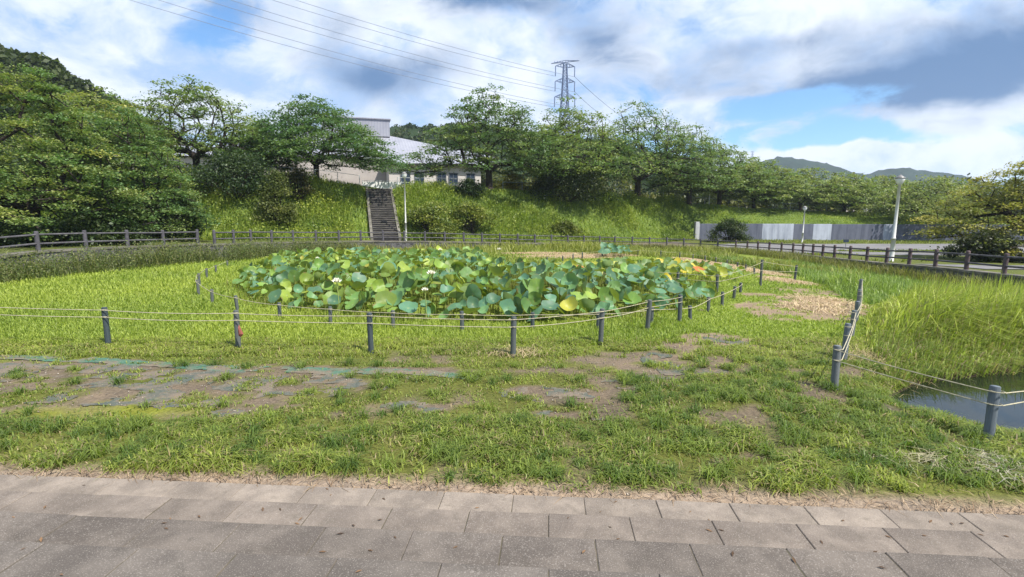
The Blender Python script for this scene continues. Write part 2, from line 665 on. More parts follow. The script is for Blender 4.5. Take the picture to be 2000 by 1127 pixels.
def line_dist(x, y):
    """distance to the fence line, level of the path there, and whether the point lies inside the basin"""
    x = np.asarray(x, float)
    y = np.asarray(y, float)
    best = np.full(x.shape, 1e9)
    zz = np.zeros(x.shape)
    for a, b in zip(LINE[:-1], LINE[1:]):
        dx, dy = b[0] - a[0], b[1] - a[1]
        t = np.clip(((x - a[0]) * dx + (y - a[1]) * dy) / (dx * dx + dy * dy), 0, 1)
        d = np.hypot(x - a[0] - t * dx, y - a[1] - t * dy)
        u = d < best
        best = np.where(u, d, best)
        zz = np.where(u, a[2] + t * (b[2] - a[2]), zz)
    ins = np.zeros(x.shape, bool)
    pts = LINE[:, :2]
    for i in range(len(pts)):
        x1, y1 = pts[i]
        x2, y2 = pts[(i + 1) % len(pts)]
        if y1 == y2:
            continue
        c = ((y1 > y) != (y2 > y)) & (x < (x2 - x1) * (y - y1) / (y2 - y1) + x1)
        ins ^= c
    return best, zz, ins


FOOT = np.array([(-200, 0), (-60, 22), (-34, 33.5), (-22, 38), (-10.3, 42.7), (0, 47.8), (12, 54.2), (21, 61.5), (23, 63.0), (54, 64.6), (90, 66), (400, 70)], float)
CREST = np.array([(-200, 6, 6), (-60, 30, 5.6), (-36, 41, 5.5), (-28, 44.5, 5.5), (-19, 47.5, 5.4), (-12.9, 50.2, 4.75), (-2.8, 55, 4.7), (7.5, 60, 4.6), (16, 65, 4.2),
                  (26, 70, 3.4), (36, 74, 2.9), (45, 76, 2.5), (60, 78, 2.1), (100, 80, 1.9), (400, 90, 2.0)], float)
POND = [gnd(1735, 772, -0.2), gnd(1800, 742, -0.2), gnd(1900, 732, -0.2), gnd(2100, 700, -0.2), gnd(2400, 700, -0.2), gnd(2500, 930, -0.2), gnd(2080, 862, -0.2),
        gnd(1935, 842, -0.2), gnd(1830, 812, -0.2), gnd(1752, 790, -0.2)]
POND = np.array([(p.x, p.y) for p in POND])


def poly_sd(poly, x, y):
    """signed distance to a polygon, negative inside"""
    x = np.asarray(x, float)
    y = np.asarray(y, float)
    best = np.full(x.shape, 1e9)
    ins = np.zeros(x.shape, bool)
    n = len(poly)
    for i in range(n):
        x1, y1 = poly[i]
        x2, y2 = poly[(i + 1) % n]
        dx, dy = x2 - x1, y2 - y1
        t = np.clip(((x - x1) * dx + (y - y1) * dy) / (dx * dx + dy * dy + 1e-12), 0, 1)
        best = np.minimum(best, np.hypot(x - x1 - t * dx, y - y1 - t * dy))
        if y1 != y2:
            ins ^= ((y1 > y) != (y2 > y)) & (x < (x2 - x1) * (y - y1) / (y2 - y1) + x1)
    return np.where(ins, -best, best)


ST_B = at(754, 468, 42.6)
ST_T = at(740, 369, 50.4)
YAW = rad(-4.2)
STEP_T, STEP_R = 0.5, 0.15
STEP_D = 4.105
A_ = np.array([math.cos(YAW), math.sin(YAW)])
B_ = np.array([-math.sin(YAW), math.cos(YAW)])


def step_coord(x, y):
    """distance in front of the lowest tread's edge (positive on the lawn side)"""
    return (np.asarray(x) - 0) * B_[0] + (np.asarray(y) - STEP_D) * B_[1]


def Zt(x, y):
    x = np.asarray(x, float)
    y = np.asarray(y, float)
    d, zf, ins = line_dist(x, y)
    zin = -0.025 - 0.5 * sstep(6, 18, x) * sstep(7, 15, y) - 0.02 * np.maximum(0, y - 16)
    zin = zin + 0.05 * (fbm(x * 0.6, y * 0.6, 3) - 0.5) * sstep(0.2, 1.0, step_coord(x, y))
    sd = poly_sd(POND, x, y)
    zin = zin - 0.16 * sstep(0.7, 0.12, sd) - 0.5 * sstep(0.15, -0.6, sd)
    s = step_coord(x, y)
    zin = np.where(s < 0, -0.2, zin)
    foot = np.interp(x, FOOT[:, 0], FOOT[:, 1])
    cy = np.interp(x, CREST[:, 0], CREST[:, 1])
    cz = np.interp(x, CREST[:, 0], CREST[:, 2])
    wx = sstep(22.6, 22.9, x)
    t = (y - foot - 1.0 * wx) / np.maximum(cy - foot - 1.0 * wx, 0.5)
    zp = np.where(x > 25, zf - 0.004 * (x - 25), zf)
    wl = wx * 1.9
    tt = np.clip(t, 0, 1)
    prof = 0.6 * tt + 0.4 * (tt * tt * (3 - 2 * tt))
    top = zp + np.where(t > 0, wl, 0)
    zo = top + (cz - top) * prof
    zo = zo + 0.35 * (fbm(x * 0.35, y * 0.35, 9) - 0.5) * sstep(0, 0.3, t)
    sv = ST_T - ST_B
    sl2 = sv.x * sv.x + sv.y * sv.y
    st = ((x - ST_B.x) * sv.x + (y - ST_B.y) * sv.y) / sl2
    rel = np.abs((x - ST_B.x) * sv.y - (y - ST_B.y) * sv.x) / math.sqrt(sl2)
    zs = ST_B.z + np.clip(st, 0, 1) * sv.z - 0.35
    ks = sstep(1.9, 1.1, rel) * (st > -0.05) * (st < 1.12)
    zo = zo * (1 - ks) + np.minimum(zo, zs) * ks
    sgn = np.where(ins, -d, d)
    k = sstep(-0.12, 0.18, sgn)
    return zin * (1 - k) + zo * k


def zt(x, y):
    return float(Zt(np.array([x]), np.array([y]))[0])


# where the lawn is worn: list of ellipses (pixel centre, half sizes in metres, strength)
BARE = [(150, 715, 2.6, 0.5, 0.95), (420, 720, 2.2, 0.42, 0.75), (700, 722, 2.0, 0.22, 0.85), (330, 770, 1.6, 0.5, 0.75), (60, 745, 1.6, 0.5, 0.7), (560, 770, 1.2, 0.5, 0.6), (1080, 760, 0.7, 0.3, 0.8),
        (1190, 760, 0.6, 0.3, 0.75), (1110, 808, 0.5, 0.16, 0.95), (460, 800, 0.3, 0.16, 0.8), (840, 795, 0.3, 0.14, 0.7), (1230, 700, 0.7, 0.55, 0.8), (1330, 690, 0.8, 0.9, 0.85),
        (1400, 660, 0.8, 0.7, 0.75), (1350, 725, 0.6, 0.35, 0.85), (1500, 605, 0.8, 1.3, 1.0), (1590, 592, 1.3, 1.6, 1.0), (1600, 560, 1.3, 1.2, 0.8), (1290, 715, 0.9, 0.7, 0.8), (1545, 577, 0.7, 0.4, 1.0), (1480, 572, 0.7, 0.4, 0.9), (1630, 620, 0.6, 1.0, 0.5),
        (1410, 895, 0.12, 0.08, 0.9), (880, 860, 0.3, 0.12, 0.4), (1480, 885, 0.16, 0.1, 0.7), (1320, 820, 0.3, 0.2, 0.4), (700, 700, 0.8, 0.2, 0.3), (700, 790, 1.0, 0.4, 0.35), (200, 800, 1.6, 0.35, 0.5)]
BAREG = []
for (px, py, a, b, w) in BARE:
    g = gnd(px, py)
    BAREG.append((g.x, g.y, a, b, w))
STRAW = [(gnd(px, py, -0.3 if py < 530 else -0.12), a, b) for (px, py, a, b) in [(1362, 503, 1.1, 3.2), (1425, 513, 1.1, 2.6), (1485, 526, 1.0, 2.2), (1535, 541, 0.9, 1.6), (1110, 500, 3.5, 1.6), (1060, 492, 3, 1.2), (1600, 608, 1.0, 0.9), (1610, 590, 0.9, 1.2), (1190, 496, 2.0, 1.2)]]


def bare_mask(x, y):
    wob = fbm(x * 1.9, y * 1.9, 31, 5) - 0.5
    wob2 = fbm(x * 6.0, y * 6.0, 47, 3) - 0.5
    m = np.zeros(np.shape(x))
    for (cx, cy, a, b, w) in BAREG:
        r = np.sqrt(((x - cx) / a) ** 2 + ((y - cy) / b) ** 2)
        m = np.maximum(m, w * sstep(1.3, 0.55, r))
    m = sstep(0.42, 0.62, m + wob * 1.3 + wob2 * 0.9) * (1 - 0.95 * sstep(0.56, 0.66, fbm(x * 3.3 + 4, y * 4.6, 99, 3)))
    # general thin spots over the near lawn
    thin = sstep(0.54, 0.68, fbm(x * 1.7 + 9, y * 1.7, 77, 5)) * sstep(9.0, 8.3, y) * (0.55 + 0.4 * sstep(5.4, 6.0, y))
    m = np.maximum(m, thin)
    s = step_coord(x, y)
    edge = sstep(0.22, 0.07, s - 0.14 * (fbm(x * 1.2, y * 0.6, 5) - 0.35))
    return np.maximum(m, edge)


# ------------------------------------------------------------------ ground sheet
def grow(a, b, s0, g):
    out = [a]
    s = s0
    while out[-1] < b:
        out.append(out[-1] + s)
        s *= g
    return out


def build_ground():
    xs = np.array(sorted(set([-v for v in grow(9.0, 30, 0.22, 1.02)] + list(np.arange(-9.0, 9.0, 0.16)) + grow(9.0, 30, 0.22, 1.02))))
    ext = np.array(grow(xs[-1], 1200, 1.0, 1.25)[1:])
    xs = np.concatenate([-ext[::-1], xs, ext])
    ys = np.concatenate([-np.array(grow(8.0, 400, 4, 1.6))[::-1], np.arange(-4, 3.6, 1.0), np.arange(3.8, 10.5, 0.12), np.array(grow(10.6, 90, 0.16, 1.016)), np.array(grow(91, 1400, 2, 1.2))])
    X, Y = np.meshgrid(xs, ys)
    x = X.ravel()
    y = Y.ravel()
    z = Zt(x, y)
    far = np.hypot(x, y)
    z = np.where(y < 3.6, -0.3, z)
    z = np.where(far > 300, z - 0 * far, z)
    d, zf, ins = line_dist(x, y)
    br = bare_mask(x, y)
    n1 = fbm(x * 0.5, y * 0.5, 21)[:, None]
    soil = np.array([0.19, 0.148, 0.105]) * (0.8 + 0.5 * n1)
    grassy = np.array([0.135, 0.145, 0.035]) * (0.75 + 0.5 * n1)
    mid = np.array([0.215, 0.275, 0.048]) * (0.8 + 0.4 * n1)
    k = sstep(7.5, 10.5, y)[:, None]
    lawn = grassy * (1 - k) + mid * k
    col = lawn * (1 - br[:, None]) + soil * br[:, None]
    s = step_coord(x, y)
    sand = np.array([0.36, 0.28, 0.21])
    e = (sstep(0.32, 0.12, s - 0.1 * (fbm(x * 1.2, y * 0.6, 5) - 0.35)))[:, None]
    col = col * (1 - e) + sand * e
    for (g, a, b) in STRAW:
        r = np.sqrt(((x - g.x) / a) ** 2 + ((y - g.y) / b) ** 2)
        k = (sstep(1.2, 0.6, r + 0.8 * (fbm(x, y, 55) - 0.5)))[:, None]
        col = col * (1 - k) + np.array([0.42, 0.31, 0.19]) * k
    gm = gnd(190, 805)
    k = (sstep(1.2, 0.5, np.sqrt(((x - gm.x) / 1.1) ** 2 + ((y - gm.y) / 0.32) ** 2) + 1.6 * (fbm(x * 3, y * 3, 57) - 0.5)))[:, None] * 0.6
    col = col * (1 - k) + np.array([0.27, 0.29, 0.03]) * k
    k = (br * sstep(2.2, 4.0, x) * sstep(8.0, 9.5, y))[:, None] * 0.8
    col = col * (1 - k) + np.array([0.34, 0.255, 0.17]) * k
    sd = poly_sd(POND, x, y)
    k = sstep(0.5, 0.1, sd)[:, None]
    col = col * (1 - k) + np.array([0.05, 0.04, 0.025]) * k
    # outside the basin: path, then bank
    foot = np.interp(x, FOOT[:, 0], FOOT[:, 1])
    cy = np.interp(x, CREST[:, 0], CREST[:, 1])
    t = (y - foot)
    path = np.array([0.20, 0.165, 0.13]) * (0.8 + 0.4 * n1)
    bank = np.array([0.14, 0.20, 0.045]) * (0.7 + 0.6 * n1)
    plat = np.array([0.16, 0.15, 0.07]) * (0.8 + 0.4 * n1)
    kl = sstep(-9, -15, x)[:, None]
    path = path * (1 - kl) + np.array([0.12, 0.14, 0.04]) * (0.8 + 0.4 * n1) * kl
    kb = sstep(-0.8, 0.6, t)[:, None]
    out_c = path * (1 - kb) + bank * kb
    kp = sstep(cy + 2, cy + 6, y)[:, None]
    out_c = out_c * (1 - kp) + plat * kp
    kr = (sstep(18.0, 20, x) * sstep(64, 62, y))[:, None]
    out_c = out_c * (1 - kr) + np.array([0.13, 0.15, 0.04]) * kr
    col = np.where((~ins)[:, None] & (y > 9)[:, None], out_c, col)
    nx, ny = len(xs), len(ys)
    i = np.arange(nx * ny).reshape(ny, nx)
    q = np.stack([i[:-1, :-1], i[:-1, 1:], i[1:, 1:], i[1:, :-1]], -1).reshape(-1, 4)
    o = link('ground', np_mesh('ground', np.stack([x, y, z], 1), None, q, col, M['ground'], True))
    tag(o, 'grassy ground of the park with worn soil patches', 'ground', kind='structure')


build_ground()


def build_steps():
    root = thing('paved_steps', 'shallow paved steps of grey aggregate slabs in front', 'steps', (0, 0, 0))
    root['kind'] = 'structure'
    W = 0.6
    me = MB().box((0, 0, 0), (W - 0.004, STEP_T + 0.02, STEP_R + 0.03), 0, 0.005).mesh('slab', M['slab'])
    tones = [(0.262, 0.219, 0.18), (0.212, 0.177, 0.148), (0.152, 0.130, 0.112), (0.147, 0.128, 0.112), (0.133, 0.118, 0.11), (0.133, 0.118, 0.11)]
    rs = random.Random(3)
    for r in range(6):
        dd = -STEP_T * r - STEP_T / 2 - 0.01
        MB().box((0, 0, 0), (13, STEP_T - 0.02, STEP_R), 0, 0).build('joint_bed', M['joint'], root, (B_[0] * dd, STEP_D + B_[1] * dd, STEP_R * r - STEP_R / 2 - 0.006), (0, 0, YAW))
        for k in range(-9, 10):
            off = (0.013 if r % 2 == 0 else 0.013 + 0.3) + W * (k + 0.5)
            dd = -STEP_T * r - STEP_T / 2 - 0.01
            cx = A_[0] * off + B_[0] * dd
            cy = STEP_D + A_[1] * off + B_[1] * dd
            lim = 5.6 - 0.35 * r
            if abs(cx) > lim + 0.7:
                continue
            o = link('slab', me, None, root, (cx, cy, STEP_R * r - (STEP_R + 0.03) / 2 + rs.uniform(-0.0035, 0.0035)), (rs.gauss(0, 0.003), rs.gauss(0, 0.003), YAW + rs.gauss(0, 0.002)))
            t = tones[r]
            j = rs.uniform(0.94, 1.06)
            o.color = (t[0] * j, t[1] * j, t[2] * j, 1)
    land = MB().box((0, STEP_D - 6 * STEP_T - 3.0, 0.75 - 0.1), (16, 6, 0.2), 0, 0.01).build('landing', M['slab'], root)
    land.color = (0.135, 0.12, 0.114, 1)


build_steps()

# ------------------------------------------------------------------ water
wm = MB()
xs_ = POND[:, 0]
ys_ = POND[:, 1]
wm.add([(xs_.min() - 0.3, ys_.min() - 0.2, -0.24), (xs_.max(), ys_.min() - 0.2, -0.24), (xs_.max(), ys_.max() + 0.2, -0.24), (xs_.min() - 0.3, ys_.max() + 0.2, -0.24)], [(0, 1, 2, 3)])
tag(wm.build('pond_water', M['water']), 'still dark pond water reflecting the sky', 'water', kind='structure')


# ------------------------------------------------------------------ fence of log-shaped concrete with its retaining wall
def resample(pts, step):
    pts = [Vector(p) for p in pts]
    L = [0]
    for a, b in zip(pts[:-1], pts[1:]):
        L.append(L[-1] + (b - a).length)
    n = max(1, round(L[-1] / step))
    out = []
    for i in range(n + 1):
        s = L[-1] * i / n
        j = 0
        while j < len(L) - 2 and L[j + 1] < s:
            j += 1
        t = (s - L[j]) / (L[j + 1] - L[j])
        out.append(pts[j].lerp(pts[j + 1], t))
    return out


def build_fence(name, pts, label, step):
    ps = resample(pts, step)
    root = thing(name, label, 'fence', tuple(ps[0]))
    base = ps[0]
    post = MB().lathe([(0.085, -0.35), (0.085, 0.0), (0.08, 0.78), (0.075, 0.835), (0.05, 0.85)], 9).mesh('post', M['fence'], True)
    postb = post.copy()
    postb.materials.clear()
    postb.materials.append(M['fence_brown'])
    rail = MB().tube([(0, 0, 0), (0.5, 0, 0), (1, 0, 0)], 0.045, 6).mesh('rail', M['rail'], True)
    rs = random.Random(len(ps))
    for i, p in enumerate(ps):
        l = p - base
        brown = p.x > 15 and p.y < 47
        link('post', postb if brown else post, None, root, l, (rs.gauss(0, 0.008), rs.gauss(0, 0.008), rs.uniform(0, 6)))
        if i < len(ps) - 1:
            v = ps[i + 1] - p
            for h in (0.34, 0.70):
                link('rail', rail, None, root, l + Vector((0, 0, h + rs.gauss(0, 0.006))), (0, -math.asin(v.z / v.length), math.atan2(v.y, v.x)), (v.length, 1, 1))
    return root, ps


fence_l, psl = build_fence('log_fence', fl, 'grey log-style two-rail fence at left, below the big leafy tree', 2.05)
fence_r, psr = build_fence('log_fence', fr, 'long curved log-style two-rail fence around the far side of the lotus basin', 1.72)


def build_basin_wall():
    root = thing('retaining_wall', 'low rough stone retaining wall under the log fence', 'wall', (0, 0, 0))
    pts = [Vector((-19.3, 10, 0.75))] + fl + fr
    ps = resample(pts, 1.0)
    for nm, w, zt0, zb, mat in (('stone_face', 0.44, 0.0, -1.25, M['stone']), ('coping', 0.52, 0.09, 0.0, M['kerb'])):
        vs = []
        fs = []
        rs = random.Random(8)
        for i, p in enumerate(ps):
            t = (ps[min(i + 1, len(ps) - 1)] - ps[max(i - 1, 0)])
            t.z = 0
            t.normalize()
            nrm = Vector((t.y, -t.x, 0))      # towards the basin
            j = rs.gauss(0, 0.02) if nm == 'stone_face' else 0
            a = p + nrm * (w * 0.5 + j + 0.03)
            b = p - nrm * w * 0.5
            for q, zz in ((a, zb), (a, zt0), (b, zt0), (b, zb)):
                vs.append((q.x, q.y, p.z + zz - 0.03))
        for i in range(len(ps) - 1):
            for k in range(4):
                k2 = (k + 1) % 4
                fs.append((i * 4 + k, i * 4 + k2, (i + 1) * 4 + k2, (i + 1) * 4 + k))
        fs.append((0, 1, 2, 3))
        MB().add(vs, fs).build(nm, mat, root)


build_basin_wall()

# ------------------------------------------------------------------ car park, its wall
def build_lot():
    nx, ny = 90, 70
    vs = []
    cols = []
    keep = {}
    xs = np.linspace(20.5, 70, nx)
    ys = np.linspace(22, 62.0, ny)
    X, Y = np.meshgrid(xs, ys)
    d, zf, ins = line_dist(X.ravel(), Y.ravel())
    Z = (Zt(X.ravel(), Y.ravel()) + 0.03).reshape(X.shape)
    d = d.reshape(X.shape)
    ins = ins.reshape(X.shape)
    isl = []
    for (px, py, Yc, a, b) in [(1610, 496, 37.5, 2.6, 1.6), (1800, 484, 43, 7.0, 2.0), (1745, 505, 29, 2.5, 0.8), (1950, 510, 31, 12, 6.5)]:
        g = at(px, py, Yc)
        isl.append((g.x, g.y, a, b))
    ok = (d > 1.0) & (~ins)
    for (cx, cy, a, b) in isl:
        ok &= ((X - cx) / a) ** 2 + ((Y - cy) / b) ** 2 > 1
    # island in front of the wall
    ok &= Y < np.interp(X, FOOT[:, 0], FOOT[:, 1]) - 8.0
    quads = []
    idx = np.arange(nx * ny).reshape(ny, nx)
    okc = ok[:-1, :-1] & ok[1:, :-1] & ok[:-1, 1:] & ok[1:, 1:]
    q = np.stack([idx[:-1, :-1], idx[:-1, 1:], idx[1:, 1:], idx[1:, :-1]], -1)[okc]
    o = link('car_park', np_mesh('car_park', np.stack([X.ravel(), Y.ravel(), Z.ravel()], 1), None, q, None, M['asphalt'], True))
    tag(o, 'pale grey asphalt of the empty car park', 'car park', kind='structure')


build_lot()


def build_lot_wall():
    a = Vector((22.8, 62.95, 0))
    root = thing('concrete_wall', 'stained concrete retaining wall with pale repainted panels beside the car park', 'wall', (22.8, 62.9, zt(24, 61.5)))
    # panel limits in photo pixels along the wall and whether repainted
    lim = [(1363, 0), (1487, 1), (1548, 0), (1586, 1), (1622, 0), (1723, 1), (1741, 0), (1858, 0), (1990, 0), (2150, 0)]
    for i in range(len(lim) - 1):
        def fx(px):
            k = (px - 1000) / 1000.0 / (CP + 0.11 * SP)
            lo, hi = 0.0, 200.0
            for _ in range(40):
                m = (lo + hi) / 2
                if m < k * float(np.interp(m, FOOT[:, 0], FOOT[:, 1])):
                    lo = m
                else:
                    hi = m
            return lo
        x0, x1 = fx(lim[i][0]), fx(lim[i + 1][0])
        n = max(1, round((x1 - x0) / 4.5))
        for j in range(n):
            xa, xb = x0 + (x1 - x0) * j / n, x0 + (x1 - x0) * (j + 1) / n
            ya, yb = float(np.interp(xa, FOOT[:, 0], FOOT[:, 1])), float(np.interp(xb, FOOT[:, 0], FOOT[:, 1]))
            zb = zt((xa + xb) / 2, ya - 0.6)
            v = Vector((xb - xa, yb - ya, 0))
            pale = lim[i][1]
            o = MB().box((0, 0, 0.62), (v.length - 0.02, 0.34 + (0.02 if pale else 0), 2.7), 0, 0.02).build('panel', M['concrete'], root, Vector(((xa + xb) / 2, (ya + yb) / 2, zb)) - root.location, (0, 0, math.atan2(v.y, v.x)))
            o.color = (0.40, 0.43, 0.50, 1) if pale else (0.125, 0.135, 0.175, 1)  # unpainted panels: base colour darkened to include the shade of the trees
    cap = MB().box((0, 0, 1.0), (0.5, 0.6, 2.4), 0, 0.03).build('end_post', M['concrete'], root, Vector((22.5, 62.75, zt(22, 60))) - root.location)
    cap.color = (0.5, 0.5, 0.5, 1)


build_lot_wall()


# ------------------------------------------------------------------ stairs up the bank
def build_stairs():
    b0 = ST_B.copy()
    t0 = ST_T.copy()
    root = thing('bank_stairway', 'long dark concrete stairway climbing the grassy bank', 'stairs', tuple(b0))
    v = t0 - b0
    n = 28
    rz = math.atan2(v.y, v.x) - math.pi / 2
    hl = Vector((v.x, v.y, 0)).length / n
    st = MB().box((0, 0, 0), (2.0, hl + 0.14, 0.32), 0, 0.015).mesh('step', M['stair'])
    nosing = MB().box((0, 0, 0), (1.98, 0.09, 0.035), 0, 0.008).mesh('nosing', M['kerb'])
    for i in range(n):
        p = v * ((i + 0.5) / n)
        so = link('step', st, None, root, (p.x, p.y, v.z * (i + 1) / n - 0.16), (0, 0, rz))
        link('nosing', nosing, None, so, (0, -hl / 2 - 0.045, 0.165))
    side = Vector((math.cos(rz), math.sin(rz), 0))
    for s in (-1, 1):
        a = side * s * 1.13
        vs = []
        for q in (Vector((0, 0, 0)) - Vector((v.x, v.y, 0)) * 0.02, v):
            for w in (-0.11, 0.11):
                for z in (-0.7, 0.2):
                    p = q + a + side * w
                    vs.append((p.x, p.y, p.z + z))
        MB().add(vs, [(0, 1, 3, 2), (4, 6, 7, 5), (1, 5, 7, 3), (0, 2, 6, 4), (0, 4, 5, 1), (2, 3, 7, 6)]).build('stair_kerb', M['kerb'], root)
    return b0, t0, rz


st_b, st_t, st_rz = build_stairs()


def crest_y(x):
    return float(np.interp(x, CREST[:, 0], CREST[:, 1]))


def metal_railing(label, pts, h=1.1, nrail=3, step=2.0, panel=None):
    ps = resample(pts, step)
    root = thing('metal_railing', label, 'railing', tuple(ps[0]))
    pm = MB().tube([(0, 0, -0.2), (0, 0, h)], 0.03, 6).mesh('post', M['rail_metal'])
    for i, p in enumerate(ps):
        link('post', pm, None, root, p - ps[0])
    for k in range(nrail):
        MB().tube([p - ps[0] + Vector((0, 0, h - 0.03 - k * (h - 0.2) / max(1, nrail - 1))) for p in ps], 0.02, 5).build('rail', M['rail_metal'], root)
    if panel:
        vs = []
        fs = []
        for i, p in enumerate(ps):
            l = p - ps[0]
            vs += [(l.x, l.y, l.z + 0.12), (l.x, l.y, l.z + h - 0.12)]
        fs = [(2 * i, 2 * i + 2, 2 * i + 3, 2 * i + 1) for i in range(len(ps) - 1)]
        o = MB().add(vs, fs).build('panel', panel, root)
        sm = o.modifiers.new('thick', 'SOLIDIFY')
        sm.thickness = 0.03
    return root


def crest_pts(x0, x1, dy=0.6, n=6):
    return [Vector((x, crest_y(x) + dy, zt(x, crest_y(x) + dy))) for x in np.linspace(x0, x1, n)]


metal_railing('thin metal railing along the bank crest right of the stairway', crest_pts(-11.3, -3.5))
metal_railing('pale metal railing along the bank crest left of the stairway', crest_pts(-22, -14.6), nrail=2)
metal_railing('slender metal railing under the cherry trees on the right crest', crest_pts(-1, 20, 1.6, 9), nrail=2, step=2.4)
metal_railing('white panelled railing closing the top of the stairway', [st_t + Vector((-2.2, 2.2, 0.0)), st_t + Vector((1.6, 3.0, 0.0))], 0.95, 2, 1.3, M['white_paint'])
metal_railing('distant metal railing behind the trees over the car park wall', crest_pts(24, 66, 2.0, 12), nrail=2, step=3)


# ------------------------------------------------------------------ sports hall on the plateau
def build_hall():
    rz = rad(17)
    g = at(757, 330, 69)
    base_z = 4.6
    root = thing('sports_hall', 'white walled hall with grey-blue hipped metal roofs on the bank plateau', 'building', (g.x, g.y, base_z), rz)

    def prism(name, pts, faces, mat, parent=root):
        return MB().add(pts, faces).build(name, mat, parent)
    # low front wing: local x along the wall (right), y back
    L, Dp, Hh = 12.6, 9.0, 4.25
    w = MB().box((L / 2, Dp / 2, Hh / 2 - 0.25), (L, Dp, Hh + 0.5)).build('wall', M['plaster'], root)
    e = 0.7
    z1, z2 = Hh + 0.02, Hh + 2.3
    prism('roof', [(-e, -e, z1), (L + e, -e, z1), (L + e, Dp, z1), (-e, Dp, z1), (3.6, 4.6, z2), (L + e, 4.6, z2), (L + e, Dp, z2), (3.6, Dp, z2),
                   (-e, -e, z1 - 0.22), (L + e, -e, z1 - 0.22), (L + e, Dp, z1 - 0.22), (-e, Dp, z1 - 0.22)],
          [(0, 1, 5, 4), (0, 4, 7, 3), (4, 5, 6, 7), (1, 2, 6, 5), (8, 9, 1, 0), (11, 8, 0, 3), (9, 10, 2, 1), (8, 11, 10, 9)], M['roof'])
    wx = [(1.7, 2.85), (3.55, 4.7), (6.55, 7.7), (8.15, 9.3), (10.6, 11.7)]
    for (a, b) in wx:
        fr_ = MB()
        zc = 2.35
        hh = 1.5
        for (c, s) in [(((a + b) / 2, 0, zc + hh / 2 + 0.04), (b - a + 0.16, 0.14, 0.08)), (((a + b) / 2, 0, zc - hh / 2 - 0.04), (b - a + 0.16, 0.2, 0.08)),
                       ((a - 0.04, 0, zc), (0.08, 0.14, hh)), ((b + 0.04, 0, zc), (0.08, 0.14, hh)), (((a + b) / 2, 0, zc + 0.12), (b - a, 0.1, 0.05)), (((a + b) / 2, 0, zc), (0.04, 0.09, hh))]:
            fr_.box(c, s)
        f = fr_.build('window', M['frame'], root, (0, -0.03, 0))
        MB().box(((a + b) / 2, 0.0, zc), (b - a, 0.03, hh)).build('pane', M['glass'], f)
    # left, recessed beige part of the front
    MB().box((-8, 6.2, 2.2), (16, 6, 5.5)).build('wall', M['plaster_pink'], root)
    MB().box((-22, 3.5, 1.9), (15, 6, 4.9)).build('wall', M['plaster'], root)
    for k in range(6):
        a = -27.5 + k * 2.1
        f = MB().box((a, 0.44, 2.2), (1.7, 0.14, 2.2)).build('window', M['frame'], root)
        MB().box((a, 0.36, 2.2), (1.5, 0.04, 2.0)).build('pane', M['glass'], f)
    prism('roof', [(-30.5, -0.2, 4.45), (-14, -0.2, 4.45), (-14, 7, 4.45), (-30.5, 7, 4.45), (-27, 3.5, 6.0), (-17, 3.5, 6.0)], [(0, 1, 5, 4), (1, 2, 5), (2, 3, 4, 5), (3, 0, 4), (0, 3, 2, 1)], M['roof'])
    # tall hall behind: big low-pitched roof
    MB().box((-7.5, 20, 3.0), (30, 22, 5.9)).build('wall', M['plaster_pink'], root)
    z1, z2 = 5.95, 10.6
    x0, x1, y0, y1 = -23.5, 19.5, 8.2, 32
    xm0, xm1, ym = -14, 0.5, 19
    prism('roof', [(x0, y0, z1), (x1, y0, z1), (x1, y1, z1), (x0, y1, z1), (xm0, ym, z2), (xm1, ym, z2), (x0, y0, z1 - 0.35), (x1, y0, z1 - 0.35), (x1, y1, z1 - 0.35), (x0, y1, z1 - 0.35)],
          [(0, 1, 5, 4), (1, 2, 5), (2, 3, 4, 5), (3, 0, 4), (6, 7, 1, 0), (9, 6, 0, 3), (7, 8, 2, 1), (6, 9, 8, 7)], M['roof'])
    # raised box on the ridge
    MB().box((-3.6, ym + 0.6, z2 + 0.7), (10.5, 5.0, 2.6)).build('roof_monitor', M['roof'], root)
    MB().box((-3.6, ym + 0.6, z2 + 2.1), (10.9, 5.4, 0.16)).build('monitor_cap', M['roof'], root)
    # downpipe and gutter
    MB().tube([(-0.75, -0.75, Hh - 0.05), (L + 0.6, -0.75, Hh - 0.05)], 0.09, 6).build('gutter', M['frame'], root)
    MB().tube([(0.15, -0.12, Hh - 0.2), (0.15, -0.12, 0)], 0.05, 6).build('downpipe', M['plaster_pink'], root)


build_hall()


def small_house(name, label, px, py, Y, w, d, h, rh, rz, wall, roofm, wins=2):
    g = at(px, py, Y)
    root = thing(name, label, 'building', (g.x, g.y, g.z), rz)
    MB().box((0, 0, h / 2 - 0.5), (w, d, h + 1)).build('wall', wall, root)
    e = 0.35
    MB().add([(-w / 2 - e, -d / 2 - e, h), (w / 2 + e, -d / 2 - e, h), (w / 2 + e, d / 2 + e, h), (-w / 2 - e, d / 2 + e, h), (-w / 2 - e, 0, h + rh), (w / 2 + e, 0, h + rh)],
             [(0, 1, 5, 4), (2, 3, 4, 5), (1, 2, 5), (3, 0, 4), (0, 3, 2, 1)]).build('roof', roofm, root)
    for k in range(wins):
        x = -w / 2 + (k + 0.5) * w / wins
        f = MB().box((x, -d / 2 - 0.03, h * 0.55), (min(1.4, w / wins * 0.6), 0.1, h * 0.4)).build('window', M['frame'], root)
        MB().box((x, -d / 2 - 0.09, h * 0.55), (min(1.2, w / wins * 0.5), 0.03, h * 0.34)).build('pane', M['glass'], f)


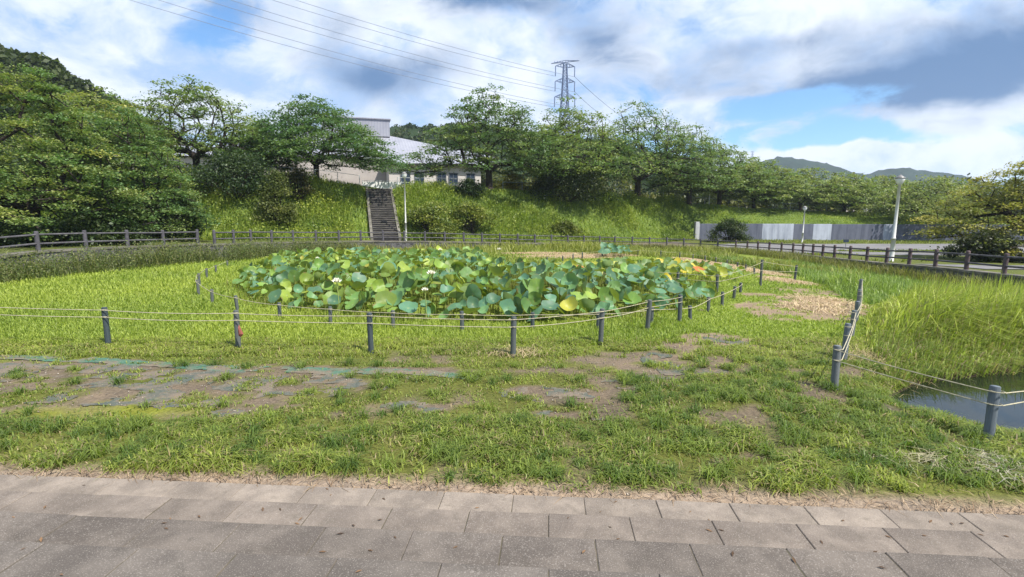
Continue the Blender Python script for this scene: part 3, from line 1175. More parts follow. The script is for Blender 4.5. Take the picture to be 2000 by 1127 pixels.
M['tan'] = simple_mat('tan_wall', (0.32, 0.22, 0.13), (0.26, 0.18, 0.11), 1, 0.85, 0.2)
small_house('house', 'small white house with blue roof glimpsed between the left trees', 262, 350, 66, 6, 5, 2.4, 1.3, 0.3, M['plaster'], M['roof'])
small_house('house', 'low tan house glimpsed under the trees left of the tall lamp', 1596, 413, 105, 10, 7, 3.0, 1.6, -0.2, M['tan'], M['roof'], 3)
small_house('shed', 'small white shed glimpsed under the trees beside the tall lamp', 1662, 414, 98, 5.2, 4, 2.3, 0.9, 0.1, M['plaster'], M['roof'], 1)


# ------------------------------------------------------------------ trees
def leaf_cards(pos, nrm_tilt, size, rs, cols, aspect=0.66, up=None):
    """diamond leaves: verts, tris and colours from centre positions"""
    n = len(pos)
    az = rs.uniform(0, 2 * np.pi, n)
    tilt = rs.normal(0, nrm_tilt, n)
    roll = rs.normal(0, nrm_tilt, n)
    d = np.stack([np.cos(az) * np.cos(tilt), np.sin(az) * np.cos(tilt), np.sin(tilt)], 1)
    s = np.stack([-np.sin(az) * np.cos(roll), np.cos(az) * np.cos(roll), np.sin(roll)], 1)
    sz = (size * rs.uniform(0.6, 1.35, n))[:, None]
    a = pos - d * sz * 0.5
    b = pos + s * sz * aspect * 0.5
    c = pos + d * sz * 0.5 - np.array([0, 0, 1]) * sz * 0.1
    e = pos - s * sz * aspect * 0.5
    v = np.stack([a, b, c, e], 1).reshape(-1, 3)
    i = np.arange(n)[:, None] * 4
    t = np.concatenate([i + [0, 1, 2], i + [0, 2, 3]], 0)
    return v, t, np.repeat(cols, 4, 0)


def make_tree(label, px, py, Y, Wpx, toppy, seed, nleaf=16000, tone=(0.085, 0.11, 0.028), warm=(0.17, 0.145, 0.03), warmth=0.3, base=None,
              low=0.14, name='cherry_tree', asym=(0, 0), lsize=0.24, layers=True, group=None, trunk_r=None, crown_low_px=None):
    rs = np.random.RandomState(seed)
    g = at(px, py, Y)
    zb = zt(g.x, g.y) if base is None else base
    H = at(px, toppy, Y).z - zb
    R = Wpx / 1000.0 * Y / 2 * 0.90
    root = thing(name, label, 'tree', (g.x, g.y, zb - 0.05), 0, group)
    zl = H * low if crown_low_px is None else at(px, crown_low_px, Y).z - zb
    # cluster centres in a broad dome
    lobes = rs.uniform(0, 6.28, 4)
    pts = []
    target = int(230 + R * 14)
    tries = 0
    mind = max(0.7, R * 0.135)
    while len(pts) < target and tries < target * 30:
        tries += 1
        t = rs.uniform(0, 1) ** 0.85
        az = rs.uniform(0, 6.283)
        lob = 1 + 0.16 * math.sin(2 * az + lobes[0] + t * 2) + 0.13 * math.sin(3 * az + lobes[1] - t * 3) + 0.10 * math.sin(5 * az + lobes[2] + t * 5)
        rmax = R * 1.08 * lob * math.sqrt(max(0.03, 1 - t ** 2.3)) * (0.82 + 0.18 * min(1, t * 4))
        rr = rmax * math.sqrt(rs.uniform(0.10, 1))
        dome = (1 - 0.34 * (rr / R) ** 2) * (1 + 0.09 * math.sin(4 * az + lobes[3]) + rs.normal(0, 0.05))
        z = zl + (H - zl) * t * dome
        # hollow underside towards the trunk
        zmin = zl + (H * 0.34 - zl) * (1 - min(1, rr / R)) ** 0.8
        if z < zmin:
            continue
        p = np.array([rr * math.cos(az) + asym[0] * R * t, rr * math.sin(az) + asym[1] * R * t, z])
        if pts:
            dd = np.array(pts) - p
            dd[:, 2] *= 1.9
            if (np.sum(dd * dd, 1)).min() < mind * mind:
                continue
        pts.append(p)
    pts = np.array(pts)
    pts[:, 2] = zl + (pts[:, 2] - zl) * (H * 0.965 - zl) / (pts[:, 2].max() - zl)
    # skeleton: connect clusters to the trunk
    th = max(1.0, H * 0.2)
    lean = rs.normal(0, 0.06, 2)
    nodes = [np.array([0, 0, -0.4]), np.array([lean[0] * th * 0.5, lean[1] * th * 0.5, th * 0.5]), np.array([lean[0] * th, lean[1] * th, th])]
    par = [-1, 0, 1]
    plen = [0, th * 0.5, 0.0]
    order = np.argsort(np.linalg.norm(pts - nodes[2], axis=1))
    tip = []
    for k in order:
        p = pts[k]
        nd = np.array(nodes[2:])
        dv = p - nd
        dist = np.linalg.norm(dv, axis=1)
        cost = dist + 0.28 * np.array(plen[2:]) + np.where(dv[:, 2] < -0.3, -dv[:, 2] * 1.5, 0)
        j = int(np.argmin(cost)) + 2
        a = nodes[j]
        m = max(1, int(dist[j - 2] / 1.0))
        last = j
        for q in range(1, m + 1):
            f = q / m
            pos = a + (p - a) * f
            pos = pos + rs.normal(0, 0.10, 3) * (1 if q < m else 0)
            pos[2] += 0.16 * dist[j - 2] * math.sin(f * math.pi) * 0.5
            nodes.append(pos)
            par.append(last)
            plen.append(plen[last] + dist[j - 2] / m)
            last = len(nodes) - 1
        tip.append(last)
    cnt = np.zeros(len(nodes))
    for t_ in tip:
        k = t_
        while k >= 0:
            cnt[k] += 1
            k = par[k]
    tr = trunk_r or (0.028 * H + 0.05)
    radn = 0.016 + (tr - 0.016) * (cnt / cnt.max()) ** 0.52
    mb = MB()
    mb.tube([nodes[0], nodes[1], nodes[2]], [tr * 1.35, tr * 1.0, tr * 0.95], 9)
    for i in range(3, len(nodes)):
        j = par[i]
        r0 = min(radn[j], radn[i] * 1.6)
        mb.tube([nodes[j], nodes[i]], [r0, radn[i]], 5 if radn[i] > 0.05 else 3, cap=False)
    mb.build('trunk', M['bark'], root, smooth=True)
    # foliage: flat sprays round each cluster centre and along its last branch
    nleaf = int(nleaf * 1.25)
    nper = np.maximum(10, (nleaf / len(pts) * rs.uniform(0.6, 1.4, len(pts))).astype(int))
    P = []
    K = []
    for p, m in zip(pts, nper):
        s = mind * rs.uniform(0.62, 1.0)
        d = np.stack([rs.normal(0, s * 0.62, m), rs.normal(0, s * 0.62, m), rs.normal(0, s * (0.17 if layers else 0.45), m)], 1)
        out = p[:2] / (np.linalg.norm(p[:2]) + 1e-6)
        d[:, 2] += -(d[:, 0] * out[0] + d[:, 1] * out[1]) * 0.12 + 0.12 * rs.normal()
        P.append(p + d)
        kk = np.clip(warmth + rs.normal(0, 0.22), 0, 1)
        K.append(np.full(m, kk))
    P = np.concatenate(P)
    K = np.concatenate(K)
    n = len(P)
    kk = np.clip(K + rs.normal(0, 0.15, n), 0, 1)[:, None]
    cols = (np.array(tone) * (1 - kk) + np.array(warm) * kk) * rs.uniform(0.95, 1.32, n)[:, None]
    v, t, c = leaf_cards(P, 0.38, lsize, rs, cols)
    link('crown', np_mesh('crown', v, t, None, c, M['leaf']), None, root)
    return root


OL = (0.115, 0.182, 0.066)
DG = (0.070, 0.135, 0.055)
WM = (0.225, 0.245, 0.075)
make_tree('large olive-green tree with low hanging boughs at the left edge', 70, 440, 27.5, 410, 104, 1, 46000, (0.10, 0.172, 0.058), (0.28, 0.275, 0.07), 0.24, lsize=0.142, low=0.08)
make_tree('dense green tree with low boughs behind the left part of the log fence', 250, 440, 32.5, 300, 205, 2, 30000, (0.085, 0.155, 0.055), (0.23, 0.255, 0.07), 0.2, lsize=0.155, low=0.06)
make_tree('yellowish-olive tree rising behind the dense tree at left', 215, 360, 43, 290, 165, 3, 16000, OL, (0.32, 0.30, 0.08), 0.45, lsize=0.24, base=4.5)
make_tree('airy tree with upswept crown and forked trunk left of the hall', 388, 345, 46.5, 280, 146, 4, 15000, OL, WM, 0.35, lsize=0.22, base=None)
make_tree('rounded dark-green tree with forked trunk standing before the hall', 618, 350, 49.5, 322, 186, 5, 31000, DG, (0.18, 0.225, 0.06), 0.2, lsize=0.22)
make_tree('olive tree crowding between the airy tree and the rounded dark tree', 505, 350, 52, 150, 225, 6, 8000, OL, WM, 0.4, lsize=0.24)
make_tree('broad layered cherry tree on the bank crest right of the hall', 956, 375, 56.5, 285, 168, 7, 21000, (0.088, 0.152, 0.06), WM, 0.22, lsize=0.25)
make_tree('wide cherry tree in front of the steel pylon', 1115, 375, 61, 270, 192, 8, 18000, OL, WM, 0.42, lsize=0.26)
make_tree('tall spreading cherry tree just right of the steel pylon', 1245, 385, 65, 290, 196, 9, 18000, (0.092, 0.158, 0.06), WM, 0.25, lsize=0.26)
make_tree('cherry tree with ragged top above the left end of the car park wall', 1345, 395, 68.5, 220, 240, 10, 12000, (0.11, 0.175, 0.064), WM, 0.3, lsize=0.28)
make_tree('olive cherry tree above the round shrub by the car park wall', 1405, 402, 71.5, 190, 276, 19, 12000, OL, WM, 0.4, lsize=0.28)
make_tree('low cherry tree third from right along the far crest', 1472, 408, 74.5, 185, 306, 11, 12000, OL, WM, 0.55, lsize=0.3)
make_tree('low cherry tree behind the short lamp post', 1563, 412, 76.5, 190, 326, 12, 12000, OL, WM, 0.65, lsize=0.3)
make_tree('low cherry tree just left of the tall white lamp post', 1648, 418, 78, 180, 337, 13, 11000, OL, WM, 0.6, lsize=0.3)
make_tree('low cherry tree just right of the tall white lamp post', 1722, 420, 79, 180, 340, 14, 11000, OL, WM, 0.65, lsize=0.3)
make_tree('yellowing tree between the far crest and the right-hand tree', 1815, 425, 66, 230, 342, 15, 13000, OL, WM, 0.75, lsize=0.28)
make_tree('big yellow-green tree with drooping boughs at the right edge', 2040, 500, 31, 400, 268, 16, 40000, (0.15, 0.18, 0.05), (0.34, 0.29, 0.055), 0.45, lsize=0.145, low=0.10, base=zt(31, 31))
make_tree('yellow autumn sapling behind the railing right of the hall', 1000, 372, 63, 60, 335, 17, 2200, (0.22, 0.20, 0.03), (0.34, 0.28, 0.03), 0.6, lsize=0.25, name='sapling')
make_tree('yellow-green sapling under the wide cherry tree', 1060, 375, 64, 55, 330, 18, 2000, (0.20, 0.20, 0.03), (0.32, 0.26, 0.03), 0.5, lsize=0.25, name='sapling')


# ------------------------------------------------------------------ shrubs
def make_shrub(label, px, py, Y, wpx, hpx, seed, tone=(0.05, 0.075, 0.02), warm=(0.11, 0.12, 0.025), nleaf=2500, lsize=0.16, name='shrub', dz=0.0, depth=0.7, pointy=0.0):
    rs = np.random.RandomState(seed)
    g = at(px, py, Y)
    zb = zt(g.x, g.y) + dz
    W = wpx / 1000.0 * Y / 2
    Hh = hpx / 1000.0 * Y
    root = thing(name, label, 'shrub', (g.x, g.y, zb))
    mb = MB()
    ncl = int(28 + W * 8)
    P = []
    K = []
    for k in range(ncl):
        az = rs.uniform(0, 6.283)
        t = rs.uniform(0.08, 1) ** 0.8
        rr = (math.sqrt(max(0.0, 1 - t ** 2.2)) if pointy == 0 else (1 - t) ** 0.8 * 0.95 + 0.05) * math.sqrt(rs.uniform(0.25, 1)) * (1 + 0.16 * math.sin(3 * az + seed))
        c = np.array([W * rr * math.cos(az), W * depth * rr * math.sin(az), Hh * t * (0.88 + 0.12 * rs.uniform())])
        mb.tube([(c[0] * 0.1, c[1] * 0.1, -0.1), (c[0] * 0.5, c[1] * 0.5, c[2] * 0.6), tuple(c)], [0.03, 0.02, 0.008], 3, cap=False)
        m = int(nleaf * 1.9 / ncl)
        s = max(0.25, 0.3 * W)
        P.append(c + np.stack([rs.normal(0, s * 0.5, m), rs.normal(0, s * 0.5, m), rs.normal(0, s * 0.3, m)], 1))
        K.append(np.full(m, np.clip(0.35 + rs.normal(0, 0.25), 0, 1)))
    P = np.concatenate(P)
    P[:, 2] = np.maximum(P[:, 2], 0.03)
    K = np.clip(np.concatenate(K) + rs.normal(0, 0.12, len(P)), 0, 1)[:, None]
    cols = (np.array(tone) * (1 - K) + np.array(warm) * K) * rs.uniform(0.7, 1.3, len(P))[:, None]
    mb.build('stem', M['bark'], root)
    v, t, c = leaf_cards(P, 0.6, lsize * 1.15, rs, cols)
    link('foliage', np_mesh('foliage', v, t, None, c, M['leaf']), None, root)
    return root


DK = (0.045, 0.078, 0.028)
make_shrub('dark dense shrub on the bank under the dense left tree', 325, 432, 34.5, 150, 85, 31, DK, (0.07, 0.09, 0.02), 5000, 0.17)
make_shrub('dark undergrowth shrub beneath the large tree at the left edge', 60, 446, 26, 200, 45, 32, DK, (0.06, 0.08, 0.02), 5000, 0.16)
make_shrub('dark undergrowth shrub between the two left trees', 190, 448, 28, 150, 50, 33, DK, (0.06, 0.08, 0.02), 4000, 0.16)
make_shrub('dark broad shrub high on the bank below the airy tree', 465, 392, 43, 175, 80, 34, (0.038, 0.068, 0.028), (0.075, 0.105, 0.035), 4500, 0.18)
make_shrub('small cone-shaped shrub on the bank left of the stairway', 543, 425, 41.5, 95, 100, 35, (0.085, 0.115, 0.035), (0.18, 0.19, 0.05), 2600, 0.15, pointy=1)
make_shrub('brownish twiggy shrub beside the cone-shaped shrub', 585, 392, 44.5, 55, 62, 36, (0.055, 0.055, 0.025), (0.10, 0.09, 0.03), 1300, 0.15)
make_shrub('leafy sunlit shrub at the bank foot behind the centre lamp post', 840, 458, 45.0, 110, 62, 37, (0.10, 0.145, 0.03), (0.26, 0.27, 0.05), 3200, 0.16)
make_shrub('leafy yellow-green shrub at the bank foot right of the lamp post', 920, 460, 47.5, 105, 58, 38, (0.11, 0.155, 0.03), (0.28, 0.28, 0.05), 3000, 0.16)
make_shrub('dark low shrub on the crest right of the hall corner', 915, 392, 53, 60, 26, 39, DK, (0.06, 0.085, 0.02), 1500, 0.17)
make_shrub('wide dark shrub on the upper bank below the wide cherry tree', 1105, 405, 57.5, 165, 55, 40, (0.03, 0.052, 0.018), (0.07, 0.085, 0.02), 4500, 0.2)
make_shrub('small pale shrub half way up the bank in the middle', 1105, 448, 52, 60, 28, 41, (0.08, 0.11, 0.02), (0.16, 0.17, 0.03), 1300, 0.16)
make_shrub('round clipped dark-green shrub in front of the car park wall', 1424, 470, 58, 70, 42, 42, (0.032, 0.055, 0.016), (0.08, 0.10, 0.022), 4200, 0.15, depth=1.0)
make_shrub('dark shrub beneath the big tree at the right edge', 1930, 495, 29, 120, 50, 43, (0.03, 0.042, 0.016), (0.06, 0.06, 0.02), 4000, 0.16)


# ------------------------------------------------------------------ blades of grass
def blades(x, y, z, h, w, cols, rs, bend=0.5, lean=0.35, az=None):
    n = len(x)
    az = rs.uniform(0, 2 * np.pi, n) if az is None else az
    fa = az + np.pi / 2 + rs.normal(0, 0.5, n)
    l = np.abs(rs.normal(lean, 0.25, n))
    dx, dy = np.cos(az), np.sin(az)
    sx, sy = np.cos(fa) * w / 2, np.sin(fa) * w / 2
    b = np.stack([x, y, z], 1)
    hm = h * 0.55
    mid = b + np.stack([dx * l * hm * 0.7, dy * l * hm * 0.7, hm], 1)
    tipz = h * np.clip(1 - bend * l, 0.25, 1)
    tip = b + np.stack([dx * h * (l + bend * 0.5 * l), dy * h * (l + bend * 0.5 * l), tipz], 1)
    s = np.stack([sx, sy, np.zeros(n)], 1)
    v = np.stack([b - s, b + s, mid + s * 0.85, mid - s * 0.85, tip], 1).reshape(-1, 3)
    i = np.arange(n)[:, None] * 5
    q = i + [0, 1, 2, 3]
    t = i + [3, 2, 4]
    return v, q, t, np.repeat(cols, 5, 0)


def grass_obj(name, label, cat, sets, mat=None):
    V, Q, T, Cc = [], [], [], []
    off = 0
    for (v, q, t, c) in sets:
        V.append(v)
        Q.append(q + off)
        T.append(t + off)
        Cc.append(c)
        off += len(v)
    o = link(name, np_mesh(name, np.concatenate(V), np.concatenate(T), np.concatenate(Q), np.concatenate(Cc), mat or M['blade']))
    return tag(o, label, cat, kind='stuff')


def colmix(rs, n, a, b, k=None, j=0.25):
    k = rs.uniform(0, 1, n) if k is None else np.clip(k + rs.normal(0, 0.18, n), 0, 1)
    return (np.array(a) * (1 - k[:, None]) + np.array(b) * k[:, None]) * rs.uniform(1 - j, 1 + j, n)[:, None]


LOTUS_POLY = np.array([tuple(gnd(px, py)[:2]) for (px, py) in [(478, 592), (560, 610), (680, 622), (800, 634), (930, 640), (1080, 640), (1220, 630), (1320, 612), (1392, 588), (1392, 560), (1250, 540), (1080, 528),
                                                                  (960, 520), (800, 514), (600, 514), (500, 520), (455, 545), (455, 570)]])


def lawn():
    rs = np.random.RandomState(7)
    sets = []
    # near lawn in tufts
    n = 260000
    Y = np.sqrt(rs.uniform(4.15 ** 2, 9.6 ** 2, n))
    X = rs.uniform(-1.06, 1.06, n) * (Y + 0.45)
    cl = fbm(X * 3.2, Y * 3.2, 91, 3)
    br = bare_mask(X, Y)
    sd = poly_sd(POND, X, Y)
    zone = sstep(0.40, 0.60, cl)
    p = (1 - 0.985 * br) * (0.12 + 0.88 * zone) * (sd > 0.02) * (step_coord(X, Y) > 0.1)
    p = p * (1 - 0.55 * sstep(5.6, 6.2, Y) * sstep(8.5, 8.1, Y) * sstep(3.5, 1.5, X))
    k = rs.uniform(0, 1, n) < p
    X, Y, cl = X[k], Y[k], cl[k]
    n = len(X)
    dark = fbm(X * 0.9, Y * 0.9, 13, 3)
    front = sstep(6.3, 5.0, Y)
    right = sstep(0, 3, X)
    hh = (0.045 + 0.075 * sstep(0.45, 0.75, cl) * np.maximum(front, right) + 0.03 * front) * rs.uniform(0.6, 1.5, n)
    hh = np.where(Y > 8.4, 0.10 * rs.uniform(0.6, 1.4, n), hh)
    cols = colmix(rs, n, (0.105, 0.165, 0.032), (0.335, 0.375, 0.07), 0.92 - 0.85 * dark + 0.2 * sstep(7.5, 9, Y))
    dry = rs.uniform(0, 1, n) < 0.13
    cols[dry] = np.array([0.34, 0.27, 0.14]) * rs.uniform(0.6, 1.2, (dry.sum(), 1))
    sets.append(blades(X, Y, Zt(X, Y), hh, 0.0065 + 0.006 * rs.uniform(0, 1, n) + 0.0004 * Y, cols, rs, 0.8, 0.75))
    # broad coarse tufts
    nt = 900
    ty = np.sqrt(rs.uniform(4.3 ** 2, 8.2 ** 2, nt))
    tx = rs.uniform(-1.05, 1.05, nt) * (ty + 0.4)
    ok = (bare_mask(tx, ty) < 0.6) & (poly_sd(POND, tx, ty) > 0.1) & ((ty < 5.7) | (tx > 1.5) | (rs.uniform(0, 1, nt) < 0.25)) & (step_coord(tx, ty) > 0.25)
    tx, ty = tx[ok], ty[ok]
    m = 42
    X = np.repeat(tx, m) + rs.normal(0, 0.035, len(tx) * m)
    Y = np.repeat(ty, m) + rs.normal(0, 0.035, len(tx) * m)
    n = len(X)
    kk = np.repeat(rs.uniform(0, 1, len(tx)), m)
    hh = np.repeat(rs.uniform(0.10, 0.21, len(tx)), m) * rs.uniform(0.6, 1.2, n)
    sets.append(blades(X, Y, Zt(X, Y), hh, 0.009 * rs.uniform(0.6, 1.4, n), colmix(rs, n, (0.09, 0.15, 0.03), (0.21, 0.27, 0.05), kk), rs, 0.9, 0.85))
    # mid lawn
    n = 190000
    Y = 1.0 / rs.uniform(1 / 34.0, 1 / 9.2, n)
    X = rs.uniform(-1.05, 1.05, n) * (Y + 0.4)
    d, zf, ins = line_dist(X, Y)
    keep = ins & (d > 0.6) & (poly_sd(LOTUS_POLY, X, Y) > -0.5) & (rs.uniform(0, 1, n) > 0.95 * bare_mask(X, Y)) & (poly_sd(POND, X, Y) > 0.1)
    st = np.ones(n, bool)
    for (g, a, b) in STRAW:
        st &= ((X - g.x) / a) ** 2 + ((Y - g.y) / b) ** 2 > rs.uniform(0.3, 1.0, n)
    keep &= st
    X, Y = X[keep], Y[keep]
    n = len(X)
    dk = fbm(X * 0.35, Y * 0.35, 15, 4)
    leftk = sstep(0, -6, X)
    cols = colmix(rs, n, (0.17, 0.245, 0.04), (0.335, 0.395, 0.062), 0.55 + 0.6 * (0.5 - dk) * 2 + 0.15 * leftk)
    hh = (0.10 + 0.05 * sstep(14, 20, Y)) * rs.uniform(0.55, 1.5, n) * np.where(X > 4, 0.6, 1.0)
    sets.append(blades(X, Y, Zt(X, Y), hh, (0.004 + 0.0011 * Y) * rs.uniform(0.7, 1.3, n), cols, rs, 0.6, 0.5))
    grass_obj('lawn_grass', 'short bright green lawn grass with coarse tufts around the lotus bed', 'grass', sets)


lawn()


def region(rs, n, y0, y1, fx0=-1.06, fx1=1.06, inv=True):
    Y = 1.0 / rs.uniform(1 / y1, 1 / y0, n) if inv else rs.uniform(y0, y1, n)
    X = rs.uniform(fx0, fx1, n) * (Y + 0.3)
    return X, Y


def weeds():
    rs = np.random.RandomState(17)
    # tall weeds along the foot of the basin wall
    n = 42000
    X = rs.uniform(-22, 22, n)
    Y = rs.uniform(14, 51, n)
    d, zf, ins = line_dist(X, Y)
    left = X < -10
    # denser, taller along the left
    k = ins & (d > 0.3) & (d < np.where(left, 1.7, 1.2) + 0.5 * fbm(X, Y, 4)) & (Y > 12)
    X, Y, d = X[k], Y[k], d[k]
    rep = 7
    X = np.repeat(X, rep) + rs.normal(0, 0.15, len(X) * rep)
    Y = np.repeat(Y, rep) + rs.normal(0, 0.15, len(Y) * rep)
    n = len(X)
    left = sstep(-8, -14, X)
    nn = fbm(X * 0.6, Y * 0.6, 61)
    right = sstep(6, 14, X)
    hh = (0.25 + 0.98 * left * (0.55 + nn * 0.6) + 0.45 * right) * rs.uniform(0.5, 1.2, n)
    a = np.array((0.10, 0.15, 0.042)) * left[:, None] + np.array((0.12, 0.14, 0.03)) * (1 - left[:, None])
    b = np.array((0.20, 0.195, 0.075)) * left[:, None] + np.array((0.26, 0.24, 0.07)) * (1 - left[:, None])
    kk = rs.uniform(0, 1, n)[:, None]
    cols = (a * (1 - kk) + b * kk) * rs.uniform(0.7, 1.3, n)[:, None]
    thinl = rs.uniform(0, 1, n) > 0.75 * left
    bl = blades(X[thinl], Y[thinl], Zt(X[thinl], Y[thinl]), hh[thinl], 0.022 * rs.uniform(0.5, 1.4, thinl.sum()), cols[thinl], rs, 0.5, 0.45)
    lf = left > 0.3
    Xl, Yl, hl, cl = X[lf], Y[lf], hh[lf], cols[lf]
    rp = 4
    Xl, Yl, hl, cl = np.repeat(Xl, rp), np.repeat(Yl, rp), np.repeat(hl, rp), np.repeat(cl, rp, 0)
    m = len(Xl)
    P = np.stack([Xl + rs.normal(0, 0.08, m), Yl + rs.normal(0, 0.08, m), Zt(Xl, Yl) + hl * rs.uniform(0.1, 1.0, m)], 1)
    cl = cl * rs.uniform(0.7, 1.3, m)[:, None]
    v, t, c = leaf_cards(P, 0.6, 0.085, rs, cl, 0.5)
    off = len(v)
    vv, qq, tt, cc = bl
    me = np_mesh('wall_weeds', np.concatenate([v, vv]), np.concatenate([t, tt + off]), qq + off, np.concatenate([c, cc]), M['blade'])
    tag(link('wall_weeds', me), 'tall dull weeds growing along the foot of the basin wall', 'weeds', kind='stuff')


weeds()


def reeds():
    rs = np.random.RandomState(23)
    sets = []
    poly = np.array([tuple(gnd(px, py, -0.1)[:2]) for (px, py) in [(1690, 690), (1745, 742), (1900, 722), (2150, 700), (2300, 640), (2100, 600), (1900, 592), (1720, 600), (1690, 630)]])
    n = 60000
    X = rs.uniform(poly[:, 0].min(), poly[:, 0].max(), n)
    Y = rs.uniform(poly[:, 1].min(), poly[:, 1].max(), n)
    sd = poly_sd(poly, X, Y)
    tall = sstep(8.6, 10.2, Y)
    k = (sd < 0.0) & (rs.uniform(0, 1, n) < 0.75)
    X, Y, tall, sd = X[k], Y[k], tall[k], sd[k]
    n = len(X)
    hh = (0.30 + 0.78 * tall * sstep(0.0, -0.9, sd)) * rs.uniform(0.6, 1.2, n)
    kk = 0.35 + 0.5 * tall + 0.5 * (fbm(X * 0.8, Y * 0.8, 71) - 0.5)
    cols = colmix(rs, n, (0.18, 0.245, 0.06), (0.41, 0.46, 0.075), kk)
    dry = rs.uniform(0, 1, n) < (0.18 - 0.12 * tall)
    cols[dry] = np.array([0.36, 0.29, 0.15]) * rs.uniform(0.6, 1.2, (dry.sum(), 1))
    az = rs.normal(-0.5, 0.9, n)
    sets.append(blades(X, Y, Zt(X, Y), hh, (0.014 + 0.008 * tall) * rs.uniform(0.6, 1.4, n), cols, rs, 0.75, 0.45, az))
    grass_obj('reed_bed', 'tall yellow-green reed grass arching over the pond edge', 'reeds', sets)
    # paler meadow behind the reeds
    sets = []
    n = 42000
    X = rs.uniform(6, 19, n)
    Y = rs.uniform(12, 34, n)
    d, zf, ins = line_dist(X, Y)
    k = ins & (d > 0.4) & (X > np.interp(Y, [12, 14, 18, 20, 25, 33], [8.6, 9.4, 11.2, 12.0, 12.8, 12.0])) & ((Y > 14) | (X > 9.5))
    for (g, a, b) in STRAW:
        k &= ((X - g.x) / (a * 1.1)) ** 2 + ((Y - g.y + 0.5) / (b * 1.3)) ** 2 > 1
    X, Y = X[k], Y[k]
    n = len(X)
    clump = np.exp(-(((X - 12.3) / 1.3) ** 2 + ((Y - 18.3) / 1.4) ** 2))
    strip = sstep(20, 24, Y) * sstep(16, 13, X)
    hh = (0.30 + 0.6 * clump + 0.25 * strip) * rs.uniform(0.55, 1.25, n)
    cols = colmix(rs, n, (0.15, 0.235, 0.06), (0.29, 0.36, 0.09), 0.45 + 0.4 * clump + 0.5 * (fbm(X * 0.5, Y * 0.5, 81) - 0.5))
    sets.append(blades(X, Y, Zt(X, Y), hh, 0.026 * rs.uniform(0.6, 1.4, n), cols, rs, 0.6, 0.4))
    # grass at the back of the basin
    n = 30000
    X = rs.uniform(-12, 17, n)
    Y = rs.uniform(24, 46, n)
    d, zf, ins = line_dist(X, Y)
    k = ins & (d > 0.4) & ((X > 3) | (rs.uniform(0, 1, n) < 0.5)) & ~((X > 2.5) & (X < 12.2) & (Y < 33))
    for (g, a, b) in STRAW:
        k &= ((X - g.x) / (a * 1.0)) ** 2 + ((Y - g.y + 0.8) / (b * 1.4)) ** 2 > 1
    X, Y = X[k], Y[k]
    n = len(X)
    nn = fbm(X * 0.3, Y * 0.3, 83)
    hh = (0.3 + 0.5 * sstep(0.45, 0.7, nn)) * rs.uniform(0.5, 1.3, n)
    cols = colmix(rs, n, (0.15, 0.19, 0.035), (0.30, 0.30, 0.07), nn)
    sets.append(blades(X, Y, Zt(X, Y), hh, 0.045 * rs.uniform(0.6, 1.4, n), cols, rs, 0.6, 0.45))
    grass_obj('meadow_grass', 'pale rough meadow grass between the reeds and the far fence', 'grass', sets)


reeds()


